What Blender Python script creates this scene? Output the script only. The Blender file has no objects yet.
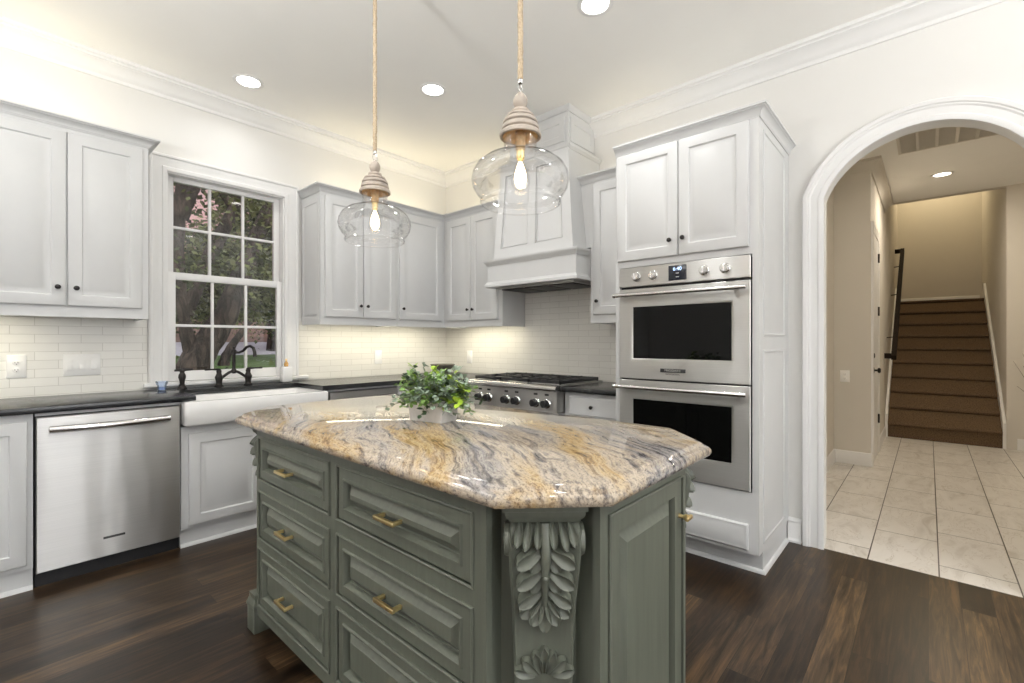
import bpy, bmesh, math, random
from mathutils import Matrix, Vector

PI = math.pi
C = bpy.context.scene.collection
SC = bpy.context.scene
random.seed(7)

# ------------------------------------------------------------------ camera
cam_data = bpy.data.cameras.new('camera')
cam_data.sensor_width = 36.0
cam_data.lens = 466.87 / 1024 * 36.0
cam_data.clip_start = 0.05
cam = bpy.data.objects.new('camera', cam_data)
C.objects.link(cam)
cam.location = (0, 0, 1.245)
cam.rotation_euler = (PI / 2, 0, math.radians(41.732) - PI / 2)
SC.camera = cam

# ------------------------------------------------------------------ exposure, sky and large lights
SC.view_settings.view_transform = 'Standard'
SC.view_settings.look = 'None'
SC.view_settings.gamma = 1.0
SC.view_settings.use_curve_mapping = False
SC.view_settings.exposure = 0.13
SC.cycles.max_bounces = 10
SC.cycles.diffuse_bounces = 6
SC.cycles.glossy_bounces = 5
SC.cycles.transmission_bounces = 10
SC.cycles.transparent_max_bounces = 24
SC.cycles.sample_clamp_indirect = 6.0
SC.cycles.caustics_reflective = False
SC.cycles.caustics_refractive = False
SC.cycles.blur_glossy = 0.5

W = bpy.data.worlds.new('World')
SC.world = W
W.use_nodes = True
wn = W.node_tree
wn.nodes.clear()
w_out = wn.nodes.new('ShaderNodeOutputWorld')
w_bg = wn.nodes.new('ShaderNodeBackground')
w_tc = wn.nodes.new('ShaderNodeTexCoord')
w_sep = wn.nodes.new('ShaderNodeSeparateXYZ')
w_rmp = wn.nodes.new('ShaderNodeValToRGB')
w_noise = wn.nodes.new('ShaderNodeTexNoise')
w_noise.inputs['Scale'].default_value = 5.0
w_mul = wn.nodes.new('ShaderNodeMath'); w_mul.operation = 'MULTIPLY_ADD'
w_mul.inputs[1].default_value = 0.12
wn.links.new(w_tc.outputs['Generated'], w_sep.inputs[0])
wn.links.new(w_tc.outputs['Generated'], w_noise.inputs['Vector'])
wn.links.new(w_noise.outputs['Fac'], w_mul.inputs[0])
wn.links.new(w_sep.outputs['Z'], w_mul.inputs[2])
wn.links.new(w_mul.outputs[0], w_rmp.inputs['Fac'])
cr = w_rmp.color_ramp
cr.elements[0].position = 0.0; cr.elements[0].color = (0.80, 0.42, 0.30, 1)
cr.elements[1].position = 1.0; cr.elements[1].color = (0.38, 0.42, 0.62, 1)
e = cr.elements.new(0.30); e.color = (0.82, 0.53, 0.52, 1)
e = cr.elements.new(0.42); e.color = (0.66, 0.56, 0.68, 1)
wn.links.new(w_rmp.outputs['Color'], w_bg.inputs['Color'])
w_bg.inputs['Strength'].default_value = 0.85
wn.links.new(w_bg.outputs[0], w_out.inputs[0])


def area(name, loc, rot, size, power, col=(1, 1, 1), size_y=None, spread=PI, shape=None):
    l = bpy.data.lights.new(name, 'AREA')
    l.energy = power
    l.color = col
    l.shape = shape or ('RECTANGLE' if size_y else 'SQUARE')
    l.size = size
    if size_y: l.size_y = size_y
    l.spread = spread
    o = bpy.data.objects.new(name, l)
    C.objects.link(o)
    o.location = loc
    o.rotation_euler = rot
    return o

CEIL = 3.05
WARM = (1.0, 0.90, 0.76)
NEUT = (1.0, 1.0, 0.99)
# recessed cans of the kitchen (three in the photo) plus added, unseen ones
CANS = [(1.20, 3.52), (2.12, 2.65), (2.16, 1.33), (0.25, 1.8), (0.7, -0.6), (2.3, -1.4), (-1.4, 3.0), (-1.6, 0.6), (-1.2, -1.8), (1.0, -2.6)]
for k, (x, y) in enumerate(CANS):
    area('can_lamp', (x, y, CEIL - 0.035), (0, 0, 0), 0.13, 2.0 if k == 0 else 5.5, NEUT, shape='DISK', spread=math.radians(150))
# added area fill lamps, set just inside assumed windows behind the camera
area('window_daylight', (-2.93, 0.2, 1.55), (0, -PI / 2, 0), 2.1, 20, (0.90, 0.95, 1.0), 2.6)
ASSUMED_FRONT_WIN = [(-0.95, -0.40), (0.52, 0.90), (1.34, 1.66)]
for (xa, xb) in ASSUMED_FRONT_WIN:
    area('window_daylight', ((xa + xb) / 2, -3.43, 1.55), (PI / 2, 0, 0), xb - xa, 50 * (xb - xa), (0.90, 0.95, 1.0), 2.1)
# uplight of unseen floor lamps, added to brighten the ceiling
FILL_TORCH = [(-0.95, 1.35), (1.35, -1.9)]
for (x, y) in FILL_TORCH: area('torchiere_lamp', (x, y, 1.80), (PI, 0, 0), 0.26, 92, (1.0, 0.995, 0.97), shape='DISK')
# hall and stair
sun_l = bpy.data.lights.new('dusk_sky_glow', 'SUN'); sun_l.energy = 2.2; sun_l.angle = math.radians(70); sun_l.color = (1.0, 0.98, 0.92)  # extra sun lamp, added to brighten the garden beyond the window
sun_o = bpy.data.objects.new('dusk_sky_glow', sun_l); C.objects.link(sun_o); sun_o.rotation_euler = (math.radians(32), 0, 0)
area('hall_can_lamp', (6.85, -0.11, CEIL - 0.035), (0, 0, 0), 0.13, 17, (1.0, 0.87, 0.69), shape='DISK')
area('hall_can_lamp', (4.55, 0.05, CEIL - 0.035), (0, 0, 0), 0.13, 9, (1.0, 0.90, 0.74), shape='DISK')  # added lamp, unseen behind the arch, brightens the facing hall wall
area('hall_can_lamp', (4.9, -1.6, CEIL - 0.035), (0, 0, 0), 0.13, 10, (1.0, 0.88, 0.70), shape='DISK')  # assumed lamp, out of view along the hall
area('stair_lamp', (10.6, -0.1, 4.5), (0, 0, 0), 0.25, 12, (1.0, 0.82, 0.52), shape='DISK')  # assumed lamp, unseen high in the stairwell


# ------------------------------------------------------------------ node helpers and materials
def new_mat(name):
    m = bpy.data.materials.new(name)
    m.use_nodes = True
    nt = m.node_tree
    b = nt.nodes['Principled BSDF']
    return m, nt, b


def N(nt, t, **kw):
    n = nt.nodes.new(t)
    for k, v in kw.items():
        if k in n.inputs: n.inputs[k].default_value = v
        else: setattr(n, k, v)
    return n


def ramp(nt, fac, stops):
    r = nt.nodes.new('ShaderNodeValToRGB')
    cr = r.color_ramp
    while len(cr.elements) > 1: cr.elements.remove(cr.elements[-1])
    cr.elements[0].position = stops[0][0]; cr.elements[0].color = (*stops[0][1], 1)
    for p, c in stops[1:]:
        e = cr.elements.new(p); e.color = (*c, 1)
    nt.links.new(fac, r.inputs['Fac'])
    return r.outputs['Color']


def mix(nt, fac, a, b, mode='MIX'):
    n = nt.nodes.new('ShaderNodeMix'); n.data_type = 'RGBA'; n.blend_type = mode
    for s, v in ((0, fac), (6, a), (7, b)):
        if hasattr(v, 'is_output'): nt.links.new(v, n.inputs[s])
        elif s == 0: n.inputs[0].default_value = v
        else: n.inputs[s].default_value = (*v, 1)
    return n.outputs[2]


def coords(nt, scale=(1, 1, 1), rot=(0, 0, 0), kind='Object'):
    tc = nt.nodes.new('ShaderNodeTexCoord')
    mp = nt.nodes.new('ShaderNodeMapping')
    mp.inputs['Scale'].default_value = scale
    mp.inputs['Rotation'].default_value = rot
    nt.links.new(tc.outputs[kind], mp.inputs['Vector'])
    return mp.outputs['Vector']


def bump(nt, b, h, strength=0.2, dist=0.002):
    n = nt.nodes.new('ShaderNodeBump')
    n.inputs['Strength'].default_value = strength
    n.inputs['Distance'].default_value = dist
    nt.links.new(h, n.inputs['Height'])
    nt.links.new(n.outputs['Normal'], b.inputs['Normal'])


def simple(name, col, rough=0.5, metal=0.0, var=0.04, nscale=8.0, bmp=0.0, spec=None):
    m, nt, b = new_mat(name)
    v = coords(nt)
    n = N(nt, 'ShaderNodeTexNoise', Scale=nscale, Detail=4.0)
    nt.links.new(v, n.inputs['Vector'])
    lo = tuple(c * (1 - var) for c in col); hi = tuple(min(1, c * (1 + var)) for c in col)
    nt.links.new(ramp(nt, n.outputs['Fac'], [(0.3, lo), (0.7, hi)]), b.inputs['Base Color'])
    b.inputs['Roughness'].default_value = rough
    b.inputs['Metallic'].default_value = metal
    if spec is not None: b.inputs['Specular IOR Level'].default_value = spec
    if bmp: bump(nt, b, n.outputs['Fac'], bmp)
    return m


def emit(name, col, strength):
    m, nt, b = new_mat(name)
    b.inputs['Base Color'].default_value = (*col, 1)
    b.inputs['Emission Color'].default_value = (*col, 1)
    b.inputs['Emission Strength'].default_value = strength
    return m


M = {}
M['wall'] = simple('wall_paint', (0.76, 0.75, 0.725), 0.75, var=0.01, nscale=3)
M['ceil'] = simple('ceiling_paint', (0.90, 0.89, 0.86), 0.85, var=0.01, nscale=3)
M['trim'] = simple('trim_paint', (0.80, 0.795, 0.785), 0.38, var=0.01)
M['cab'] = simple('cabinet_paint', (0.635, 0.64, 0.64), 0.36, var=0.012)
M['hallwall'] = simple('hall_wall_paint', (0.67, 0.635, 0.575), 0.8, var=0.01, nscale=3)
M['stone'] = simple('black_honed_stone', (0.012, 0.0125, 0.014), 0.22, var=0.15, nscale=40, spec=0.6)
M['ceramic'] = simple('white_fireclay', (0.80, 0.795, 0.78), 0.12, var=0.01)
M['plate'] = simple('white_plastic', (0.90, 0.895, 0.88), 0.3, var=0.01)
M['slot'] = simple('dark_slot', (0.03, 0.03, 0.03), 0.5)
M['bronze'] = simple('oil_rubbed_bronze', (0.03, 0.027, 0.026), 0.32, metal=0.75, var=0.2, nscale=40)
M['brass'] = simple('polished_brass', (0.95, 0.74, 0.36), 0.30, metal=1.0, var=0.03)
M['black'] = simple('black_plastic', (0.010, 0.010, 0.011), 0.5)
M['iron'] = simple('cast_iron', (0.016, 0.016, 0.017), 0.5, var=0.3, nscale=50)
M['chrome'] = simple('chrome', (0.75, 0.75, 0.75), 0.10, metal=1.0, var=0.01)
M['ovenglass'] = simple('oven_black_glass', (0.003, 0.003, 0.003), 0.03, var=0.05, spec=0.22)
M['rope'] = simple('jute_rope', (0.47, 0.375, 0.26), 0.9, var=0.25, nscale=180, bmp=0.6)
M['wood'] = simple('whitewashed_turned_wood', (0.44, 0.385, 0.33), 0.7, var=0.16, nscale=30, bmp=0.2)
M['woodlit'] = simple('raw_turned_wood_inside', (0.62, 0.42, 0.22), 0.6, var=0.2, nscale=60)  # bulb glow inside the cap painted as a lighter golden wood
M['cement'] = simple('pale_concrete', (0.62, 0.60, 0.57), 0.8, var=0.08, nscale=40, bmp=0.2)
M['soil'] = simple('dark_soil', (0.03, 0.026, 0.02), 0.9, var=0.4, nscale=80)
M['pewter'] = simple('grey_brown_pottery', (0.16, 0.145, 0.12), 0.5, var=0.25, nscale=30)
M['rail'] = simple('dark_rail_wood', (0.016, 0.010, 0.007), 0.7, var=0.2, nscale=20, spec=0.1)
M['bulb'] = emit('filament_bulb_glow', (1.0, 0.72, 0.40), 14.0)
M['can'] = emit('recessed_lamp_glow', (1.0, 0.97, 0.92), 9.0)
M['hallcan'] = emit('hall_lamp_glow', (1.0, 0.93, 0.80), 6.0)
M['led'] = emit('led_strip_glow', (1.0, 0.92, 0.72), 12.5)
M['display'] = emit('blue_display_digits', (0.55, 0.72, 1.0), 1.6)
M['displaybg'] = simple('display_glass', (0.006, 0.009, 0.02), 0.08)
M['amber'] = simple('amber_glass', (0.50, 0.28, 0.08), 0.2, var=0.2)
def bark():
    m, nt, b = new_mat('oak_bark_furrowed')
    n = N(nt, 'ShaderNodeTexNoise', Scale=1.0, Detail=6.0, Roughness=0.7, Distortion=0.8)
    nt.links.new(coords(nt, (9, 9, 3.0)), n.inputs['Vector'])
    nt.links.new(ramp(nt, n.outputs['Fac'], [(0.36, (0.012, 0.010, 0.008)), (0.50, (0.045, 0.036, 0.028)), (0.62, (0.125, 0.10, 0.078))]), b.inputs['Base Color'])
    b.inputs['Roughness'].default_value = 0.95
    bump(nt, b, n.outputs['Fac'], 1.0, 0.05)
    return m
M['bark'] = bark()
M['leafdark'] = simple('oak_leaf_dark', (0.050, 0.070, 0.024), 0.8, var=0.4, nscale=3)
M['leafmid'] = simple('oak_leaf_mid', (0.18, 0.22, 0.075), 0.8, var=0.35, nscale=3)
M['gravel'] = simple('pale_path', (0.50, 0.50, 0.52), 0.95, var=0.08, nscale=5)
M['mulch'] = simple('brown_leaf_litter', (0.20, 0.115, 0.078), 0.95, var=0.35, nscale=1.2)
M['lawn'] = simple('lawn_green', (0.085, 0.17, 0.035), 0.95, var=0.35, nscale=5)
M['leafgrey'] = simple('eucalyptus_leaf_grey_green', (0.25, 0.32, 0.24), 0.55, var=0.3, nscale=30)
M['leafgreen'] = simple('eucalyptus_leaf_green', (0.22, 0.36, 0.10), 0.5, var=0.3, nscale=30)
M['leaflime'] = simple('leaf_lime', (0.36, 0.52, 0.05), 0.45, var=0.2, nscale=30)
M['leafdeep'] = simple('leaf_deep_green', (0.045, 0.085, 0.035), 0.6, var=0.3, nscale=30)
M['stem'] = simple('green_stem', (0.16, 0.17, 0.07), 0.7)
M['twig'] = simple('dry_twig', (0.16, 0.12, 0.09), 0.9)
M['bluegel'] = simple('blue_liquid', (0.50, 0.60, 0.85), 0.15)


def sage():
    m, nt, b = new_mat('sage_green_paint')
    v = coords(nt, (1, 1, 1))
    n = N(nt, 'ShaderNodeTexNoise', Scale=1.0, Detail=3.0)
    v2 = coords(nt, (60, 60, 4))
    nt.links.new(v2, n.inputs['Vector'])
    nt.links.new(ramp(nt, n.outputs['Fac'], [(0.3, (0.098, 0.106, 0.083)), (0.7, (0.120, 0.130, 0.103))]), b.inputs['Base Color'])
    b.inputs['Roughness'].default_value = 0.40
    bump(nt, b, n.outputs['Fac'], 0.06)
    return m
M['sage'] = sage()


def tile_wall():
    """glazed cream subway tile, running bond; u along the wall, v up, taken from object space"""
    m, nt, b = new_mat('cream_subway_tile')
    tc = nt.nodes.new('ShaderNodeTexCoord')
    sp = nt.nodes.new('ShaderNodeSeparateXYZ')
    nt.links.new(tc.outputs['Object'], sp.inputs[0])
    ad = N(nt, 'ShaderNodeMath', operation='SUBTRACT')
    nt.links.new(sp.outputs['X'], ad.inputs[0]); nt.links.new(sp.outputs['Y'], ad.inputs[1])
    cb = nt.nodes.new('ShaderNodeCombineXYZ')
    nt.links.new(ad.outputs[0], cb.inputs['X']); nt.links.new(sp.outputs['Z'], cb.inputs['Y'])
    br = N(nt, 'ShaderNodeTexBrick', Scale=1.0)
    br.offset = 0.5
    br.inputs['Brick Width'].default_value = 0.203
    br.inputs['Row Height'].default_value = 0.0515
    br.inputs['Mortar Size'].default_value = 0.0016
    br.inputs['Mortar Smooth'].default_value = 0.4
    br.inputs['Color1'].default_value = (0.80, 0.785, 0.735, 1)
    br.inputs['Color2'].default_value = (0.77, 0.755, 0.705, 1)
    br.inputs['Mortar'].default_value = (0.58, 0.56, 0.51, 1)
    nt.links.new(cb.outputs[0], br.inputs['Vector'])
    nt.links.new(br.outputs['Color'], b.inputs['Base Color'])
    b.inputs['Roughness'].default_value = 0.22
    inv = N(nt, 'ShaderNodeMath', operation='SUBTRACT'); inv.inputs[0].default_value = 1.0
    nt.links.new(br.outputs['Fac'], inv.inputs[1])
    bump(nt, b, inv.outputs[0], 0.5, 0.0015)
    return m
M['tile'] = tile_wall()


def wood_floor():
    m, nt, b = new_mat('dark_oak_planks')
    v = coords(nt)
    br = N(nt, 'ShaderNodeTexBrick', Scale=1.0)
    br.offset = 0.37; br.offset_frequency = 2
    br.inputs['Brick Width'].default_value = 1.15
    br.inputs['Row Height'].default_value = 0.115
    br.inputs['Mortar Size'].default_value = 0.0012
    br.inputs['Mortar Smooth'].default_value = 0.2
    br.inputs['Bias'].default_value = 0.0
    br.inputs['Color1'].default_value = (0.0, 0.0, 0.0, 1)
    br.inputs['Color2'].default_value = (1, 1, 1, 1)
    br.inputs['Mortar'].default_value = (0.3, 0.3, 0.3, 1)
    nt.links.new(v, br.inputs['Vector'])
    vg = coords(nt, (3.4, 48, 8))
    addv = N(nt, 'ShaderNodeVectorMath', operation='ADD')
    sc = N(nt, 'ShaderNodeVectorMath', operation='SCALE'); sc.inputs['Scale'].default_value = 13.0
    nt.links.new(br.outputs['Color'], sc.inputs[0])
    nt.links.new(vg, addv.inputs[0]); nt.links.new(sc.outputs[0], addv.inputs[1])
    g = N(nt, 'ShaderNodeTexNoise', Scale=1.0, Detail=7.0, Roughness=0.65, Distortion=0.6)
    nt.links.new(addv.outputs[0], g.inputs['Vector'])
    base = ramp(nt, br.outputs['Color'], [(0.0, (0.015, 0.0090, 0.0048)), (0.5, (0.027, 0.0160, 0.0084)), (1.0, (0.064, 0.040, 0.0205))])
    grain = ramp(nt, g.outputs['Fac'], [(0.35, (0.28, 0.26, 0.24)), (0.50, (1.0, 1.0, 1.0)), (0.66, (2.3, 2.15, 1.9))])
    c = mix(nt, 1.0, base, grain, 'MULTIPLY')
    c = mix(nt, br.outputs['Fac'], c, (0.010, 0.006, 0.004))
    nt.links.new(c, b.inputs['Base Color'])
    rr = N(nt, 'ShaderNodeMapRange'); rr.inputs['To Min'].default_value = 0.24; rr.inputs['To Max'].default_value = 0.42
    nt.links.new(g.outputs['Fac'], rr.inputs['Value'])
    nt.links.new(rr.outputs[0], b.inputs['Roughness'])
    b.inputs['Specular IOR Level'].default_value = 0.32
    bump(nt, b, g.outputs['Fac'], 0.12)
    return m
M['floor'] = wood_floor()


def hall_tile():
    m, nt, b = new_mat('pale_marble_floor_tile')
    tc = nt.nodes.new('ShaderNodeTexCoord')
    mp = nt.nodes.new('ShaderNodeMapping')
    mp.inputs['Location'].default_value = (0.08, 0.043, 0)
    nt.links.new(tc.outputs['Object'], mp.inputs['Vector'])
    br = N(nt, 'ShaderNodeTexBrick', Scale=1.0)
    br.offset = 0.33; br.offset_frequency = 2
    br.inputs['Brick Width'].default_value = 0.60
    br.inputs['Row Height'].default_value = 0.303
    br.inputs['Mortar Size'].default_value = 0.0032
    br.inputs['Mortar Smooth'].default_value = 0.1
    br.inputs['Color1'].default_value = (0, 0, 0, 1); br.inputs['Color2'].default_value = (1, 1, 1, 1)
    br.inputs['Mortar'].default_value = (0, 0, 0, 1)
    nt.links.new(mp.outputs['Vector'], br.inputs['Vector'])
    v2 = coords(nt, (1.6, 4.5, 1), (0, 0, 0.5))
    ad = N(nt, 'ShaderNodeVectorMath', operation='ADD')
    sc = N(nt, 'ShaderNodeVectorMath', operation='SCALE'); sc.inputs['Scale'].default_value = 9.0
    nt.links.new(br.outputs['Color'], sc.inputs[0])
    nt.links.new(v2, ad.inputs[0]); nt.links.new(sc.outputs[0], ad.inputs[1])
    n = N(nt, 'ShaderNodeTexNoise', Scale=1.6, Detail=6.0, Roughness=0.55, Distortion=1.4)
    nt.links.new(ad.outputs[0], n.inputs['Vector'])
    c = ramp(nt, n.outputs['Fac'], [(0.30, (0.50, 0.46, 0.41)), (0.45, (0.64, 0.61, 0.57)), (0.492, (0.66, 0.63, 0.59)), (0.50, (0.47, 0.42, 0.36)), (0.508, (0.66, 0.63, 0.59)), (0.7, (0.70, 0.67, 0.63))])
    c = mix(nt, br.outputs['Fac'], c, (0.055, 0.045, 0.036))
    nt.links.new(c, b.inputs['Base Color'])
    b.inputs['Roughness'].default_value = 0.3
    return m
M['halltile'] = hall_tile()


def granite():
    m, nt, b = new_mat('gold_grey_veined_granite')
    tc = nt.nodes.new('ShaderNodeTexCoord')
    mp = nt.nodes.new('ShaderNodeMapping')
    mp.inputs['Rotation'].default_value = (0, 0, -math.radians(59))
    nt.links.new(tc.outputs['Object'], mp.inputs['Vector'])
    # warp
    wz = N(nt, 'ShaderNodeTexNoise', Scale=1.9, Detail=3.0)
    nt.links.new(mp.outputs['Vector'], wz.inputs['Vector'])
    sub = N(nt, 'ShaderNodeVectorMath', operation='SUBTRACT'); sub.inputs[1].default_value = (0.5, 0.5, 0.5)
    nt.links.new(wz.outputs['Color'], sub.inputs[0])
    scl = N(nt, 'ShaderNodeVectorMath', operation='SCALE'); scl.inputs['Scale'].default_value = 0.25
    nt.links.new(sub.outputs[0], scl.inputs[0])
    ad = N(nt, 'ShaderNodeVectorMath', operation='ADD')
    nt.links.new(mp.outputs['Vector'], ad.inputs[0]); nt.links.new(scl.outputs[0], ad.inputs[1])
    def stretched(su, sv, scale, detail, rough, loc=(0, 0, 0)):
        k = nt.nodes.new('ShaderNodeMapping')
        k.inputs['Scale'].default_value = (su, sv, sv)
        k.inputs['Location'].default_value = loc
        nt.links.new(ad.outputs[0], k.inputs['Vector'])
        t = N(nt, 'ShaderNodeTexNoise', Scale=scale, Detail=detail, Roughness=rough)
        nt.links.new(k.outputs['Vector'], t.inputs['Vector'])
        return t.outputs['Fac']
    big = stretched(0.42, 3.6, 2.0, 5.0, 0.55, (3.1, 0.2, 0))
    mid = stretched(1.3, 15.0, 3.0, 7.0, 0.68)
    fine = stretched(7.0, 44.0, 4.0, 6.0, 0.72)
    speck = N(nt, 'ShaderNodeTexNoise', Scale=170.0, Detail=3.0, Roughness=0.7)
    nt.links.new(tc.outputs['Object'], speck.inputs['Vector'])
    base = ramp(nt, mid, [(0.32, (0.09, 0.08, 0.078)), (0.41, (0.27, 0.23, 0.19)), (0.50, (0.46, 0.39, 0.305)), (0.57, (0.42, 0.35, 0.27)), (0.66, (0.19, 0.17, 0.16))])
    gold = ramp(nt, mid, [(0.33, (0.13, 0.08, 0.04)), (0.44, (0.38, 0.245, 0.10)), (0.55, (0.50, 0.375, 0.20)), (0.67, (0.26, 0.165, 0.075))])
    grey = ramp(nt, mid, [(0.36, (0.06, 0.06, 0.068)), (0.46, (0.20, 0.19, 0.195)), (0.56, (0.38, 0.35, 0.325)), (0.67, (0.14, 0.135, 0.14))])
    gmask = ramp(nt, big, [(0.52, (0, 0, 0)), (0.61, (0.9, 0.9, 0.9))])
    bmask = ramp(nt, big, [(0.38, (1, 1, 1)), (0.48, (0, 0, 0))])
    c = mix(nt, gmask, base, gold)
    c = mix(nt, bmask, c, grey)
    f = ramp(nt, fine, [(0.32, (0.30, 0.28, 0.28)), (0.44, (0.88, 0.87, 0.86)), (0.56, (1.0, 1.0, 1.0)), (0.72, (1.22, 1.20, 1.16))])
    c = mix(nt, 0.9, c, f, 'MULTIPLY')
    s = ramp(nt, speck.outputs['Fac'], [(0.34, (0.25, 0.23, 0.22)), (0.44, (1, 1, 1)), (0.60, (1, 1, 1)), (0.70, (1.4, 1.4, 1.35))])
    c = mix(nt, 0.75, c, s, 'MULTIPLY')
    nt.links.new(c, b.inputs['Base Color'])
    b.inputs['Roughness'].default_value = 0.05
    b.inputs['Specular IOR Level'].default_value = 0.55
    return m
M['granite'] = granite()


def steel(name, stretch, col=(0.57, 0.56, 0.545), rough=0.36, smear=1):
    m, nt, b = new_mat(name)
    v = coords(nt, stretch)
    n = N(nt, 'ShaderNodeTexNoise', Scale=1.0, Detail=3.0)
    nt.links.new(v, n.inputs['Vector'])
    nt.links.new(ramp(nt, n.outputs['Fac'], [(0.3, tuple(c * 0.94 for c in col)), (0.7, tuple(c * 1.05 for c in col))]), b.inputs['Base Color'])
    b.inputs['Metallic'].default_value = 1.0
    b.inputs['Roughness'].default_value = rough
    if smear:   # horizontal brushing: rough across the grain (vertically), the sheet itself very slightly wavy
        b.inputs['Anisotropic'].default_value = 0.93
        t = nt.nodes.new('ShaderNodeCombineXYZ'); t.inputs['Z'].default_value = 1.0
        nt.links.new(t.outputs[0], b.inputs['Tangent'])
        w = N(nt, 'ShaderNodeTexNoise', Scale=1.0, Detail=1.0)
        nt.links.new(coords(nt, (6, 6, 1.4)), w.inputs['Vector'])
        b1 = N(nt, 'ShaderNodeBump', Strength=0.5, Distance=0.008); nt.links.new(w.outputs['Fac'], b1.inputs['Height'])
        nt.links.new(b1.outputs['Normal'], b.inputs['Normal'])
    return m
M['steel'] = steel('brushed_stainless', (3, 3, 700))
M['steelx'] = steel('brushed_stainless_handle', (3, 3, 300), (0.66, 0.65, 0.635), 0.22, 0)


def carpet():
    m, nt, b = new_mat('brown_stair_carpet')
    v = coords(nt)
    n = N(nt, 'ShaderNodeTexNoise', Scale=90.0, Detail=3.0)
    nt.links.new(v, n.inputs['Vector'])
    nt.links.new(ramp(nt, n.outputs['Fac'], [(0.3, (0.085, 0.056, 0.034)), (0.7, (0.18, 0.125, 0.078))]), b.inputs['Base Color'])
    b.inputs['Roughness'].default_value = 1.0
    b.inputs['Specular IOR Level'].default_value = 0.0
    bump(nt, b, n.outputs['Fac'], 0.8, 0.006)
    return m
M['carpet'] = carpet()


def thin_glass(name, edge=0.72, refl=1.0, tint=(1, 1, 1)):
    m = bpy.data.materials.new(name); m.use_nodes = True
    nt = m.node_tree; nt.nodes.clear()
    o = nt.nodes.new('ShaderNodeOutputMaterial')
    tr = nt.nodes.new('ShaderNodeBsdfTransparent')
    gl = nt.nodes.new('ShaderNodeBsdfGlossy'); gl.inputs['Roughness'].default_value = 0.02
    lw = N(nt, 'ShaderNodeLayerWeight', Blend=0.5)
    nt.links.new(ramp(nt, lw.outputs['Facing'], [(0.0, tint), (0.80, tuple(c * 0.995 for c in tint)), (0.95, tuple(c * (0.6 + edge * 0.4) for c in tint)), (1.0, tuple(c * edge for c in tint))]), tr.inputs['Color'])
    fr = N(nt, 'ShaderNodeFresnel', IOR=1.45)
    mu = N(nt, 'ShaderNodeMath', operation='MULTIPLY'); mu.inputs[1].default_value = refl
    nt.links.new(fr.outputs[0], mu.inputs[0])
    mx = nt.nodes.new('ShaderNodeMixShader')
    nt.links.new(mu.outputs[0], mx.inputs[0]); nt.links.new(tr.outputs[0], mx.inputs[1]); nt.links.new(gl.outputs[0], mx.inputs[2])
    nt.links.new(mx.outputs[0], o.inputs['Surface'])
    return m
M['globe'] = thin_glass('clear_blown_glass', 0.30, 0.32)
M['cupglass'] = thin_glass('pale_blue_glass', 0.5, 0.6, (0.90, 0.94, 1.0))
M['pane'] = thin_glass('window_pane_glass', 0.9, 1.0)


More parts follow.
